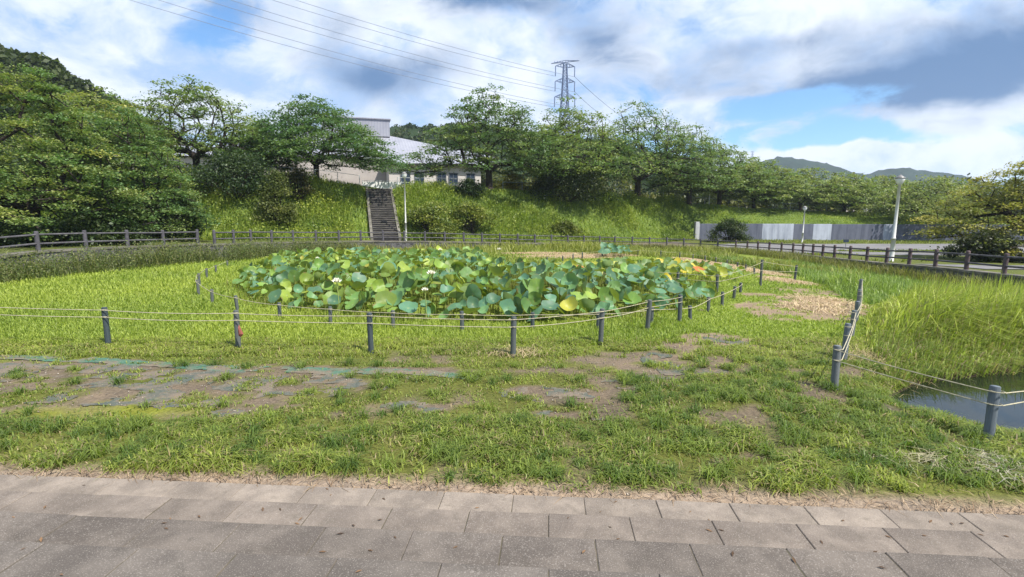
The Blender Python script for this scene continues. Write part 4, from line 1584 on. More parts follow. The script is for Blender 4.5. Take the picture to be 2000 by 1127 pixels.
def bank_grass():
    rs = np.random.RandomState(29)
    n = 105000
    X = rs.uniform(-42, 75, n)
    foot = np.interp(X, FOOT[:, 0], FOOT[:, 1])
    cy = np.interp(X, CREST[:, 0], CREST[:, 1])
    t = rs.uniform(-0.08, 1.12, n)
    Y = foot + t * (cy - foot)
    side = Vector((math.cos(st_rz), math.sin(st_rz), 0))
    rel = (X - st_b.x) * side.x + (Y - st_b.y) * side.y
    k = (np.abs(rel) > 1.3) & (np.abs(X) < 1.05 * Y)
    k &= ~((X > 22.5) & (t < 0.03))
    X, Y, t = X[k], Y[k], t[k]
    n = len(X)
    nn = fbm(X * 0.25, Y * 0.25, 85)
    n2 = fbm(X * 0.9, Y * 0.9, 86)
    rightk = sstep(20, 24, X)
    hh = (0.25 + 0.6 * sstep(0.4, 0.7, nn) + 0.25 * n2) * rs.uniform(0.5, 1.2, n) * (1 - 0.65 * rightk)
    cols = colmix(rs, n, (0.15, 0.225, 0.04), (0.325, 0.385, 0.06), 0.55 + 1.5 * (n2 - 0.5))
    s1 = blades(X, Y, Zt(X, Y), hh, 0.05 * rs.uniform(0.6, 1.4, n), cols, rs, 0.6, 0.4)
    grass_obj('bank_grass', 'tall sunlit grass covering the bank below the trees', 'grass', [s1])
    k = (nn > 0.50) & (X < 23) & (rs.uniform(0, 1, n) < 0.55)
    kx, ky = np.repeat(X[k], 2), np.repeat(Y[k], 2)
    m = len(kx)
    cl = fbm(kx * 0.5, ky * 0.5, 88)
    P = np.stack([kx + rs.normal(0, 0.25, m), ky + rs.normal(0, 0.2, m), Zt(kx, ky) + rs.uniform(0.15, 0.85, m) * (0.4 + cl)], 1)
    v, t, c = leaf_cards(P, 0.5, 0.17, rs, colmix(rs, m, (0.10, 0.165, 0.03), (0.30, 0.33, 0.055), 1.6 * cl - 0.35), 0.8)
    tag(link('bank_creepers', np_mesh('bank_creepers', v, t, None, c, M['leaf'])), 'broad-leaved creepers spread over parts of the bank grass', 'creepers', kind='stuff')
    # verge of the car park
    n = 30000
    X = rs.uniform(20, 66, n)
    Y = rs.uniform(24, 63, n)
    foot = np.interp(X, FOOT[:, 0], FOOT[:, 1])
    isl = np.zeros(n, bool)
    for (px, py, Yc, a, b) in [(1610, 496, 37.5, 2.6, 1.6), (1800, 484, 43, 7.0, 2.0), (1745, 505, 29, 2.5, 0.8)]:
        g = at(px, py, Yc)
        isl |= ((X - g.x) / a) ** 2 + ((Y - g.y) / b) ** 2 < 1
    k = isl | ((Y > foot - 7.8) & (Y < foot - 0.3) & (X > 22))
    X, Y = X[k], Y[k]
    n = len(X)
    cols = colmix(rs, n, (0.11, 0.15, 0.022), (0.25, 0.27, 0.04))
    grass_obj('verge_grass', 'short grass on the verges and islands of the car park', 'grass', [blades(X, Y, Zt(X, Y), 0.22 * rs.uniform(0.5, 1.3, n), 0.05 * rs.uniform(0.6, 1.3, n), cols, rs)])


bank_grass()


def straw():
    rs = np.random.RandomState(37)
    sets = []
    for (g, a, b) in STRAW:
        n = int(560 * a * b)
        r = np.sqrt(rs.uniform(0, 1, n))
        an = rs.uniform(0, 6.283, n)
        X = g.x + a * 1.05 * r * np.cos(an)
        Y = g.y + b * 1.05 * r * np.sin(an)
        cols = colmix(rs, n, (0.36, 0.26, 0.16), (0.56, 0.44, 0.28))
        z = Zt(X, Y) + 0.05 * np.maximum(0, 1 - r) * fbm(X, Y, 3) * 2
        sets.append(blades(X, Y, z, 0.10 * rs.uniform(0.4, 1.2, n), 0.02 * rs.uniform(0.6, 1.4, n), cols, rs, 1.2, 2.2))
    # dry wisps in the near lawn and whitish dead stalks near the pond
    for (px, py, a, b, n, c1, c2) in [(1000, 690, 0.45, 0.25, 260, (0.32, 0.25, 0.14), (0.46, 0.36, 0.22)), (1965, 915, 0.28, 0.22, 230, (0.30, 0.27, 0.2), (0.46, 0.43, 0.35)),
                                      (1850, 900, 0.5, 0.12, 160, (0.30, 0.27, 0.16), (0.46, 0.42, 0.28)), (1700, 700, 0.4, 0.9, 500, (0.30, 0.24, 0.12), (0.44, 0.36, 0.2))]:
        g = gnd(px, py)
        X = g.x + a * rs.normal(0, 0.6, n)
        Y = g.y + b * rs.normal(0, 0.6, n)
        sets.append(blades(X, Y, Zt(X, Y) + 0.02, 0.12 * rs.uniform(0.4, 1.2, n), 0.008 * rs.uniform(0.6, 1.4, n), colmix(rs, n, c1, c2), rs, 1.2, 1.8))
    # litter along the edge of the steps
    n = 1800
    s = rs.uniform(-6, 6, n)
    dd = np.abs(rs.normal(0.12, 0.10, n))
    X = A_[0] * s + B_[0] * dd
    Y = STEP_D + A_[1] * s + B_[1] * dd
    sets.append(blades(X, Y, np.maximum(Zt(X, Y), -0.02) + 0.004, 0.035 * rs.uniform(0.4, 1.4, n), 0.006 * rs.uniform(0.6, 1.6, n), colmix(rs, n, (0.16, 0.10, 0.06), (0.40, 0.30, 0.2)), rs, 1.4, 2.6))
    grass_obj('dry_straw', 'dry straw and dead stalks lying over the grass', 'straw', sets, M['straw'])
    # leaf litter on the slabs
    n = 90
    V, T, Cc = [], [], []
    X = rs.uniform(-4, 4, n)
    r = rs.randint(0, 4, n)
    dd = -STEP_T * r - rs.uniform(0.04, 0.4, n)
    P = np.stack([A_[0] * X + B_[0] * dd, STEP_D + A_[1] * X + B_[1] * dd, STEP_R * r + 0.008], 1)
    v, t, c = leaf_cards(P, 0.08, 0.045, rs, colmix(rs, n, (0.07, 0.045, 0.03), (0.22, 0.13, 0.07)), 0.3)
    tag(link('leaf_litter', np_mesh('leaf_litter', v, t, None, c, M['straw'])), 'scattered brown leaf bits lying on the paved steps', 'leaf litter', kind='stuff')


straw()


def pebbles():
    """small stones and crumbs on the bare ground and along the edge of the steps"""
    rs = np.random.RandomState(63)
    n = 9000
    Y = np.sqrt(rs.uniform(4.1 ** 2, 10.5 ** 2, n))
    X = rs.uniform(-1.05, 1.05, n) * (Y + 0.4)
    k = (bare_mask(X, Y) > 0.7) & (step_coord(X, Y) > 0.02) & (poly_sd(POND, X, Y) > 0.2)
    X, Y = X[k], Y[k]
    n = len(X)
    r = 0.006 + 0.012 * rs.uniform(0, 1, n) ** 3
    c = np.stack([X, Y, Zt(X, Y) + r * 0.5], 1)
    base = np.array([(1, 0, 0), (0, 1, 0), (-1, 0, 0), (0, -1, 0), (0, 0, 0.7), (0, 0, -0.7)], float)
    v = (base[None] * rs.uniform(0.6, 1.3, (n, 6, 1))) * r[:, None, None] + c[:, None]
    f = np.array([(0, 1, 4), (1, 2, 4), (2, 3, 4), (3, 0, 4), (1, 0, 5), (2, 1, 5), (3, 2, 5), (0, 3, 5)])
    t = (np.arange(n)[:, None, None] * 6 + f[None]).reshape(-1, 3)
    cols = np.repeat(colmix(rs, n, (0.14, 0.115, 0.09), (0.40, 0.35, 0.29)), 6, 0)
    tag(link('pebbles', np_mesh('pebbles', v.reshape(-1, 3), t, None, cols, M['straw'])), 'small pebbles and crumbs on the bare soil', 'pebbles', kind='stuff')


pebbles()


# ------------------------------------------------------------------ green weed sheet showing through the worn lawn
def weed_sheet():
    V, Q, Cc = [], [], []
    off = 0
    xs = np.arange(-9.5, 5.6, 0.04)
    ys = np.arange(5.6, 10.2, 0.035)
    X, Y = np.meshgrid(xs, ys)
    m = np.zeros(X.shape)
    # strip with the sharp upper edge
    strip = []
    for px, py in [(0, 690), (200, 697), (430, 710), (640, 716), (800, 720), (940, 728)]:
        g = gnd(px, py)
        strip.append((g.x, g.y))
    strip = np.array(strip)
    sy = np.interp(X, strip[:, 0], strip[:, 1])
    band = (Y < sy) & (Y > sy - 0.30) & (X < strip[-1, 0])
    patch = np.zeros(X.shape, bool)
    for (px, py, a, b) in [(150, 725, 2.4, 0.55), (420, 740, 2.2, 0.6), (330, 775, 1.7, 0.4), (600, 745, 1.4, 0.55), (1080, 765, 0.8, 0.3), (1190, 765, 0.6, 0.28), (1110, 808, 0.5, 0.17), (460, 803, 0.32, 0.15),
                           (840, 795, 0.32, 0.14), (1350, 725, 0.6, 0.3), (1280, 745, 0.6, 0.3), (780, 790, 0.35, 0.15), (700, 735, 0.8, 0.5), (1400, 665, 0.6, 0.5), (1300, 700, 0.4, 0.4)]:
        g = gnd(px, py)
        wob = fbm(X * 2.5, Y * 2.5, 66, 3) - 0.5
        patch |= np.sqrt(((X - g.x) / a) ** 2 + ((Y - g.y) / b) ** 2) + wob * 1.2 < 0.95
    patch &= fbm(X * 3.1, Y * 4.2, 67, 4) > 0.43
    band &= fbm(X * 1.6, Y * 3.0, 69, 3) > 0.33
    ok = (band | patch)
    Z = Zt(X.ravel(), Y.ravel()).reshape(X.shape) - 0.010 + 0.030 * fbm(X * 5, Y * 5, 68, 4) + np.where(band, 0.006, 0.0)
    idx = np.arange(X.size).reshape(X.shape)
    okc = ok[:-1, :-1] & ok[1:, :-1] & ok[:-1, 1:] & ok[1:, 1:]
    q = np.stack([idx[:-1, :-1], idx[:-1, 1:], idx[1:, 1:], idx[1:, :-1]], -1)[okc]
    col = np.where(band.ravel()[:, None], np.array([[0.05, 0.135, 0.09]]), np.array([[0.07, 0.085, 0.072]]))
    used = np.unique(q)
    remap = np.full(X.size, -1)
    remap[used] = np.arange(len(used))
    v = np.stack([X.ravel(), Y.ravel(), Z.ravel()], 1)[used]
    o = link('weed_sheet', np_mesh('weed_sheet', v, None, remap[q], col[used], M['sheet'], True))
    tag(o, 'worn green-grey weed control sheet showing through the near lawn', 'ground sheet')


weed_sheet()


# ------------------------------------------------------------------ rope fences
def rope_fence(label, posts, r=0.05, levels=(0.1, 0.45), mat=None, ext=None, zfun=None, gaps=(), lean=0.03, seed=0):
    """posts: (pixel x base, y top, y base); ropes hang between neighbours"""
    rs = random.Random(seed + len(posts))
    out = []
    for (px, yt, yb) in posts:
        g = gnd(px, yb, 0)
        for _ in range(6):
            g = gnd(px, yb, zt(g.x, g.y))
        h = (at(px, yt, g.y).z - g.z)
        out.append((g, max(0.3, h)))
    root = thing('rope_fence', label, 'rope fence', tuple(out[0][0]))
    o0 = out[0][0]
    tops = []
    unit = MB().lathe([(1.0, -0.3), (1.0, 0.0), (0.98, 0.5), (1.02, 0.75), (0.98, 0.985), (0.82, 1.0)], 10).mesh('post', mat or M['post'], True)
    for i, (g, h) in enumerate(out):
        ax, ay = rs.gauss(0, lean), rs.gauss(0, lean)
        link('post', unit, None, root, g - o0, (ax, ay, rs.uniform(0, 6)), (r, r, h))
        tops.append([g - o0 + Vector((ay * (h - l * h / 0.7 * 0.7), -ax * (h - l), h * (1 - l))) for l in levels])
    pairs = [(i, i + 1) for i in range(len(out) - 1) if i not in gaps]
    for (i, j) in pairs:
        for k in range(len(levels)):
            a, b = tops[i][k], tops[j][k]
            if k == 1 and (seed, i) == (1, 0):
                b = b
            pts = []
            sag = 0.007 * (b - a).length * rs.uniform(0.3, 2.2)
            side = Vector((b.y - a.y, a.x - b.x, 0)).normalized() * (-(r + 0.008))
            if side.y > 0:
                side = -side
            for q in range(9):
                t = q / 8
                p = a.lerp(b, t) + side
                p.z -= sag * 4 * t * (1 - t)
                pts.append(p)
            rb = MB().tube(pts, 0.007 if r > 0.035 else 0.006, 5)
            for w in range(1):
                rb.tube([a + Vector(((r + 0.006) * math.cos(q / 10 * 6.283), (r + 0.006) * math.sin(q / 10 * 6.283), w * 0.014 + 0.004 * q / 10)) for q in range(11)], 0.0045, 4, False)
            rb.build('rope', M['rope'], root)
    return root, out


front_posts = [(-60, 592, 668), (212, 600, 675), (466, 606, 682), (725, 611, 690), (1002, 619, 697), (1173, 603, 673), (1264, 585, 647), (1327, 576, 630)]
rope_fence('dark rope-and-post fence across the front lawn before the lotus bed', front_posts, 0.048, (0.06, 0.24), seed=1)
ring = [(445, 509, 521), (422, 518, 534), (404, 524, 543), (390, 534, 560), (388, 546, 576), (415, 565, 592), (464, 577, 608), (547, 591, 621), (646, 599, 633), (768, 606, 642), (903, 608, 649),
        (1040, 610, 643), (1168, 609, 643), (1272, 600, 633), (1348, 597, 625), (1383, 580, 609), (1410, 570, 597), (1433, 559, 583), (1446, 552, 571)]
rope_fence('short-posted rope ring round the front of the lotus bed', ring, 0.042, (0.12,), seed=2)
rope_fence('tall-posted rope fence crossing behind the main lotus bed', [(1179, 521, 552), (1323, 531, 562), (1400, 536, 570), (1485, 507, 558), (1552, 518, 549)], 0.045, (0.08, 0.4), seed=3)
rope_fence('grey rope-and-post fence beside the pond at right', [(1552, 518, 549), (1677, 545, 581), (1676, 566, 602), (1671, 588, 630), (1662, 606, 659), (1648, 632, 702), (1629, 675, 759), (1930, 755, 858), (2250, 700, 790)][1:], 0.05, (0.08, 0.32), mat=M['post_light'], seed=4, lean=0.03)
rope_fence('short-posted rope line round the yellowing lotus plot behind', [(1069, 502, 514), (1099, 499, 511), (1119, 495, 508), (1137, 492, 505), (1176, 489, 501), (1246, 488, 500), (1290, 489, 503), (1327, 493, 505), (1353, 496, 508), (1377, 499, 511), (1398, 502, 514),
                                                                                   (1420, 507, 518), (1440, 512, 523), (1456, 517, 528), (1473, 523, 537)], 0.04, (0.1,), seed=5)
g_ = gnd(466, 682)
tg = MB()
rs_ = random.Random(4)
vv = []
for k in range(7):
    a = k / 7 * 6.283
    vv.append((0.035 * math.cos(a) * rs_.uniform(0.6, 1.2), 0.02 * math.sin(a) * rs_.uniform(0.6, 1.3), rs_.uniform(-0.01, 0.02)))
vv += [(0.045 * math.cos(k / 7 * 6.283) + 0.02, 0.03 * math.sin(k / 7 * 6.283), -0.10 + rs_.uniform(-0.03, 0.02)) for k in range(7)] + [(0, 0, 0.07), (0.02, 0, -0.16)]
tg.add(vv, [(k, (k + 1) % 7, 7 + (k + 1) % 7, 7 + k) for k in range(7)] + [((k + 1) % 7, k, 14) for k in range(7)] + [(7 + k, 7 + (k + 1) % 7, 15) for k in range(7)])
tag(tg.build('dead_leaf', M['red'], None, (g_.x + 0.07, g_.y - 0.05, zt(g_.x, g_.y) + 0.42)), 'crumpled reddish dead leaf hanging on the rope post before the lotus', 'leaf')


# ------------------------------------------------------------------ lotus
def lotus_leaf_geo(rs, cup, ruffle, nr=17):
    a = np.arange(nr) / nr * 2 * np.pi
    ph = rs.uniform(0, 6.28, 3)
    prof = lambda r: cup * (r ** 1.7) - 0.02
    rim = 1 + 0.05 * np.sin(3 * a + ph[0]) + 0.03 * np.sin(5 * a + ph[1])
    v = [(0, 0, -0.06)]
    rings = (0.55, 1.0)
    for r in rings:
        rr = r * rim
        z = prof(r) + (ruffle * r * r) * (np.sin(2 * a + ph[2]) + 0.6 * np.sin(3 * a + ph[0]) + 0.55 * np.sin(5 * a + ph[1]))
        if r == 1.0:
            z = z - 0.05
        v += list(zip(rr * np.cos(a), rr * np.sin(a), z))
    t = [(0, 1 + k, 1 + (k + 1) % nr) for k in range(nr)]
    q = [(1 + i * nr + k, 1 + (i + 1) * nr + k, 1 + (i + 1) * nr + (k + 1) % nr, 1 + i * nr + (k + 1) % nr) for i in range(1) for k in range(nr)]
    return np.array(v), np.array(t), np.array(q)


def mk_lotus_mat(name, use_obj):
    m, n = new_mat(name)
    o = n.add('ShaderNodeOutputMaterial')
    if use_obj:
        oi = n.add('ShaderNodeObjectInfo')
        col = oi.outputs['Color']
    else:
        a = n.add('ShaderNodeAttribute', attribute_name='Col')
        col = a.outputs['Color']
    ra = n.add('ShaderNodeAttribute', attribute_name='rad')
    ge = n.add('ShaderNodeNewGeometry')
    p = wcoord(n)
    f = n.noise(p, 9, 4, 0.6)
    col2 = n.mix(n.ramp(f, 0.3, 0.75, 0, 0.45), col, n.mix(1.0, col, (1.5, 1.35, 0.7), 'MULTIPLY'))
    an = n.add('ShaderNodeAttribute', attribute_name='ang')
    vein = n.math('ABSOLUTE', n.math('SINE', n.math('MULTIPLY', an.outputs['Fac'], 9.0)))
    vk = n.math('MULTIPLY', n.ramp(vein, 0.30, 0.0, 0.0, 0.55), n.ramp(ra.outputs['Fac'], 0.95, 0.5))
    col2 = n.mix(vk, col2, n.mix(1.0, col2, (1.7, 1.5, 1.1), 'MULTIPLY'))
    col2 = n.mix(n.math('MULTIPLY', n.ramp(ra.outputs['Fac'], 0.86, 1.0), n.ramp(n.noise(p, 6, 4, 0.6), 0.52, 0.66)), col2, (0.20, 0.13, 0.05))
    top = n.mix(n.ramp(ra.outputs['Fac'], 0.0, 0.25, 0.55, 0.0), col2, (0.32, 0.38, 0.18))
    bk = n.mix(0.7, col, (0.20, 0.26, 0.055))
    c = n.mix(ge.outputs['Backfacing'], top, bk)
    b = n.add('ShaderNodeBsdfPrincipled')
    n.link(c, b.inputs['Base Color'])
    b.inputs['Roughness'].default_value = 0.5
    b.inputs['Specular IOR Level'].default_value = 0.42
    t = n.add('ShaderNodeBsdfTranslucent')
    n.link(n.mix(0.6, n.mix(1.0, c, (1.2, 1.3, 0.5), 'MULTIPLY'), (0.30, 0.36, 0.03)), t.inputs[0])
    mx = n.add('ShaderNodeMixShader')
    mx.inputs[0].default_value = 0.26
    n.link(b.outputs[0], mx.inputs[1])
    n.link(t.outputs[0], mx.inputs[2])
    n.link(mx.outputs[0], o.inputs[0])
    return m


M['lotus'] = mk_lotus_mat('lotus_leaf', True)
M['lotus_mass'] = mk_lotus_mat('lotus_leaf_mass', False)


def add_ang(mesh, v):
    a = mesh.attributes.new('ang', 'FLOAT', 'POINT')
    a.data.foreach_set('value', np.asarray(v, np.float32))


def add_rad(mesh, r):
    a = mesh.attributes.new('rad', 'FLOAT', 'POINT')
    a.data.foreach_set('value', np.asarray(r, np.float32))


rsl = np.random.RandomState(41)
LEAVES = []
for k in range(9):
    v, t, q = lotus_leaf_geo(rsl, [0.2, 0.32, 0.48, 0.75, -0.12, 0.14, 0.4, 0.6, 0.26][k], [0.06, 0.09, 0.13, 0.14, 0.08, 0.11, 0.18, 0.10, 0.15][k])
    me = np_mesh('leaf', v, t, q, None, M['lotus'], True)
    rv = np.linalg.norm(v[:, :2], axis=1)
    add_rad(me, rv)
    add_ang(me, np.abs(np.arctan2(v[:, 1], v[:, 0])))
    LEAVES.append((v, t, q, me, rv))


def lotus_bed(label, spots, cols, sizes, heights, nparts, flowers, tiltm, seed, buds=0):
    """spots: xy array. The leaves that show largest are parts of their own"""
    rs = np.random.RandomState(seed)
    n = len(spots)
    c0 = spots.mean(0)
    root = thing('lotus_bed', label, 'lotus', (c0[0], c0[1], zt(*c0)))
    z0 = Zt(spots[:, 0], spots[:, 1])
    z = z0 + heights
    vis = sizes / spots[:, 1] * (0.5 + heights) / (1 + 0.02 * spots[:, 1])
    order = np.argsort(-vis)
    top = set(order[:nparts].tolist())
    V, T, Q, Cc, Rr, Aa = [], [], [], [], [], []
    off = 0
    SV, SQ, ST, SC = [], [], [], []
    base = Vector(root.location)
    for i in range(n):
        var = rs.randint(0, len(LEAVES))
        tx = rs.normal(0.22 + 0.4 * max(0.0, 1 - heights[i] / 0.55), tiltm)          # lean towards the open side, facing the viewer a little
        ty = rs.normal(0, tiltm)
        rz = rs.uniform(0, 6.28)
        E_ = Matrix.Translation((spots[i, 0] - base.x, spots[i, 1] - base.y, z[i] - base.z)) @ Matrix.Rotation(tx, 4, 'X') @ Matrix.Rotation(ty, 4, 'Y') @ Matrix.Rotation(rz, 4, 'Z') @ Matrix.Diagonal((sizes[i], sizes[i] * rs.uniform(0.85, 1.1), sizes[i], 1))
        v, t, q, me, rv = LEAVES[var]
        if i in top:
            o = link('leaf', me, None, root)
            o.matrix_local = E_
            o.color = (*cols[i], 1)
        else:
            m4 = np.array(E_)
            vv = v @ m4[:3, :3].T + m4[:3, 3]
            V.append(vv)
            T.append(t + off)
            Q.append(q + off)
            Cc.append(np.repeat(cols[i][None], len(v), 0))
            Rr.append(rv)
            Aa.append(np.abs(np.arctan2(v[:, 1], v[:, 0])))
            off += len(v)
    if V:
        me = np_mesh('leaf_mass', np.concatenate(V), np.concatenate(T), np.concatenate(Q), np.concatenate(Cc), M['lotus_mass'], True)
        add_rad(me, np.concatenate(Rr))
        add_ang(me, np.concatenate(Aa))
        o = link('leaf_mass', me, None, root)
        o['kind'] = 'stuff'
    # stems
    mb = MB()
    for i in range(n):
        x, y = spots[i, 0] - base.x, spots[i, 1] - base.y
        jx, jy = rs.normal(0, 0.07, 2)
        mb.tube([(x + jx, y + jy, z0[i] - base.z - 0.05), (x + jx * 0.3, y + jy * 0.3, z0[i] - base.z + heights[i] * 0.55), (x, y, z[i] - base.z - 0.02)], 0.009, 3, cap=False)
    m = mb.mesh('stems', M['stem'])
    a = m.color_attributes.new('Col', 'FLOAT_COLOR', 'POINT')
    cc = np.ones((len(m.vertices), 4), np.float32)
    cc[:, :3] = (0.17, 0.20, 0.04)
    a.data.foreach_set('color', cc.ravel())
    o = link('stems', m, None, root)
    o['kind'] = 'stuff'
    # flowers
    for (px, py, hz, sc) in flowers:
        Y = None
        g = gnd(px, py, hz)
        fl_ = MB()
        for ringi, (npet, up, ln) in enumerate([(7, 0.35, 0.13), (6, 0.8, 0.12), (4, 1.25, 0.10)]):
            for k in range(npet):
                an = 6.283 * k / npet + ringi * 0.4
                d = Vector((math.cos(an) * math.cos(up), math.sin(an) * math.cos(up), math.sin(up)))
                s = Vector((-math.sin(an), math.cos(an), 0))
                p0 = d * 0.01
                p1 = d * ln * 0.55 + s * ln * 0.28 - Vector((0, 0, 0.01))
                p2 = d * ln + Vector((0, 0, 0.02))
                p3 = d * ln * 0.55 - s * ln * 0.28 - Vector((0, 0, 0.01))
                fl_.add([p0 * sc, p1 * sc, p2 * sc, p3 * sc], [(0, 1, 2, 3)])
        f = fl_.build('flower', M['petal'], root, Vector((g.x, g.y, hz)) - base)
        MB().lathe([(0.005, 0), (0.02, 0.03), (0.028, 0.035)], 7).build('seed_pod', M['pod'], f)
        MB().tube([(0, 0, zt(g.x, g.y) - hz), (0.02, 0.01, (zt(g.x, g.y) - hz) * 0.5), (0, 0, 0)], 0.008, 4).build('flower_stem', M['pod'], f)
    return root


def poisson(poly, dens, n, mind, seed):
    rs = np.random.RandomState(seed)
    lo, hi = poly.min(0), poly.max(0)
    P = rs.uniform(lo, hi, (n, 2))
    P = P[poly_sd(poly, P[:, 0], P[:, 1]) < 0]
    P = P[rs.uniform(0, 1, len(P)) < dens(P[:, 0], P[:, 1])]
    out = []
    grid = {}
    for p in P:
        c = (int(p[0] / mind), int(p[1] / mind))
        ok = True
        for i in (-1, 0, 1):
            for j in (-1, 0, 1):
                for q in grid.get((c[0] + i, c[1] + j), ()):
                    if (q[0] - p[0]) ** 2 + (q[1] - p[1]) ** 2 < mind * mind:
                        ok = False
        if ok:
            grid.setdefault(c, []).append(p)
            out.append(p)
    return np.array(out)


def build_lotus():
    rs = np.random.RandomState(51)
    poly = np.array([tuple(gnd(px, py)[:2]) for (px, py) in [(500, 588), (570, 604), (680, 614), (800, 624), (930, 630), (1080, 630), (1220, 620), (1310, 608), (1375, 592), (1392, 576), (1300, 563)]] +
                    [tuple(gnd(px, py, 0.0)[:2]) for (px, py) in [(1150, 556), (1020, 545), (970, 508), (900, 506), (800, 508), (650, 508), (520, 512), (475, 530), (465, 560)]])
    def dens(x, y):
        k = np.ones(len(x))
        # thinner in the middle right, where weeds stand between the leaves
        thin = np.exp(-(((x - 0.6) / 2.4) ** 2 + ((y - 17.5) / 2.8) ** 2))
        return k - 0.8 * thin
    P = poisson(poly, dens, 14000, 0.225, 52)
    n = len(P)
    nn = fbm(P[:, 0] * 0.5, P[:, 1] * 0.5, 53)
    edge = -poly_sd(poly, P[:, 0], P[:, 1])
    front = sstep(15.5, 12.5, P[:, 1])
    hts = (0.26 + 0.50 * sstep(0.0, 1.5, edge)) * rs.uniform(0.5, 1.15, n)
    sz = (0.158 + 0.04 * front) * rs.uniform(0.55, 1.3, n)
    k = rs.uniform(0, 1, n)
    blueish = np.array([0.08, 0.185, 0.122])
    green = np.array([0.12, 0.225, 0.05])
    yel = np.array([0.25, 0.32, 0.05])
    rightk = sstep(-3.5, 2.0, P[:, 0])
    f = np.clip(0.46 + rs.normal(0, 0.27, n) - 0.32 * rightk + 0.7 * (nn - 0.5), 0, 1)
    cols = np.where(f[:, None] < 0.5, blueish + (green - blueish) * (f[:, None] * 2), green + (yel - green) * (f[:, None] * 2 - 1))
    y2 = rs.uniform(0, 1, n) < 0.006
    cols[y2] = np.array([0.30, 0.31, 0.05])
    cols *= rs.uniform(0.65, 1.25, n)[:, None]
    fl_ = [(842, 536, 0.8, 1.1), (658, 552, 0.85, 1.0), (830, 568, 0.7, 0.7), (975, 488, 0.8, 0.9), (860, 489, 0.85, 0.8), (620, 505, 0.8, 0.6)]
    lotus_bed('broad bed of tall blue-green lotus leaves with a few white flowers', P, cols, sz, hts, 300, fl_, 0.58, 54)
    # yellowing plot behind on the right
    poly2 = np.array([tuple(gnd(px, py, 0.0)[:2]) for (px, py) in [(1060, 546), (1160, 554), (1290, 560), (1410, 556), (1460, 541), (1400, 526), (1320, 516), (1200, 518), (1080, 526)]])
    P = poisson(poly2, lambda x, y: np.full(len(x), 0.75), 1700, 0.36, 62)
    n = len(P)
    f = rs.uniform(0, 1, n)[:, None]
    cols = np.where(f < 0.65, np.array([0.10, 0.18, 0.05]) + f * 0.08, np.array([0.27, 0.30, 0.045]) * (0.6 + 0.5 * f))
    rdd = rs.uniform(0, 1, n)
    cols[rdd < 0.07] = (0.46, 0.38, 0.04)
    cols[(rdd > 0.07) & (rdd < 0.10)] = (0.40, 0.14, 0.04)
    lotus_bed('sparse plot of yellowing lotus leaves behind the main bed at right', P, cols, 0.185 * rs.uniform(0.6, 1.3, n), 0.42 * rs.uniform(0.5, 1.2, n), 150, [], 0.45, 64)
    # small clump at the far side
    poly3 = np.array([tuple(gnd(px, py, -0.2)[:2]) for (px, py) in [(1172, 499), (1228, 499), (1230, 493), (1176, 493)]])
    P = poisson(poly3, lambda x, y: np.full(len(x), 0.9), 500, 0.34, 72)
    n = len(P)
    cols = np.array([0.075, 0.18, 0.115]) * rs.uniform(0.8, 1.2, n)[:, None]
    lotus_bed('small far clump of blue-green lotus leaves by the straw', P, cols, 0.24 * rs.uniform(0.7, 1.2, n), 0.6 * rs.uniform(0.6, 1.1, n), 60, [], 0.3, 74)
    # weeds and rushes between the leaves
    rs2 = np.random.RandomState(81)
    m = 26000
    X = rs2.uniform(-10, 7, m)
    Y = rs2.uniform(11, 26, m)
    sd = poly_sd(LOTUS_POLY, X, Y)
    thin = np.exp(-(((X - 0.6) / 2.6) ** 2 + ((Y - 17.5) / 3.2) ** 2))
    back = sstep(19, 23, Y)
    p = 0.16 + 0.8 * thin + 0.3 * back
    sd2 = poly_sd(poly2, X, Y)
    k = ((sd < 0.2) | (sd2 < 0.3)) & (rs2.uniform(0, 1, m) < p)
    X, Y, thin = X[k], Y[k], thin[k]
    m = len(X)
    rep = 3
    X = np.repeat(X, rep) + rs2.normal(0, 0.06, m * rep)
    Y = np.repeat(Y, rep) + rs2.normal(0, 0.06, m * rep)
    thin = np.repeat(thin, rep)
    m = len(X)
    cols = colmix(rs2, m, (0.13, 0.17, 0.03), (0.27, 0.26, 0.06))
    grass_obj('lotus_weeds', 'rushes and weeds growing between the lotus leaves', 'weeds', [blades(X, Y, Zt(X, Y), (0.3 + 0.35 * thin) * rs2.uniform(0.5, 1.2, m), 0.016 * rs2.uniform(0.6, 1.4, m), cols, rs2, 0.5, 0.3)])


build_lotus()


# ------------------------------------------------------------------ lamp posts
def lamp_post(label, px, ytop, ybase, Y, r=0.075):
    g = at(px, ybase, Y)
    zb = zt(g.x, g.y)
    H = at(px, ytop, Y).z - zb
    root = thing('lamp_post', label, 'lamp post', (g.x, g.y, zb))
    MB().tube([(0, 0, -0.2), (0, 0, H * 0.27)], r * 1.35, 10).build('base_tube', M['lamp_metal'], root, smooth=True)
    MB().tube([(0, 0, H * 0.27), (0, 0, H * 0.275), (0, 0, H - 0.55)], [r * 1.35, r, r * 0.85], 10).build('pole', M['lamp_metal'], root, smooth=True)
    MB().lathe([(0.05, H - 0.57), (0.15, H - 0.48), (0.22, H - 0.30), (0.23, H - 0.22)], 12).build('lamp_bowl', M['lamp_glass'], root, smooth=True)
    MB().lathe([(0.25, H - 0.22), (0.24, H - 0.17), (0.13, H - 0.08), (0.06, H - 0.03), (0.02, H)], 12).build('lamp_cap', M['lamp_cap'], root, smooth=True)


lamp_post('tall white lamp post beside the log fence at right', 1741, 341, 507, 29.0, 0.09)
lamp_post('slim pale lamp post at the foot of the bank by the stairway', 793, 335, 458, 43.0, 0.06)
lamp_post('short distant lamp post in front of the car park wall', 1567, 402, 467, 58.0, 0.07)


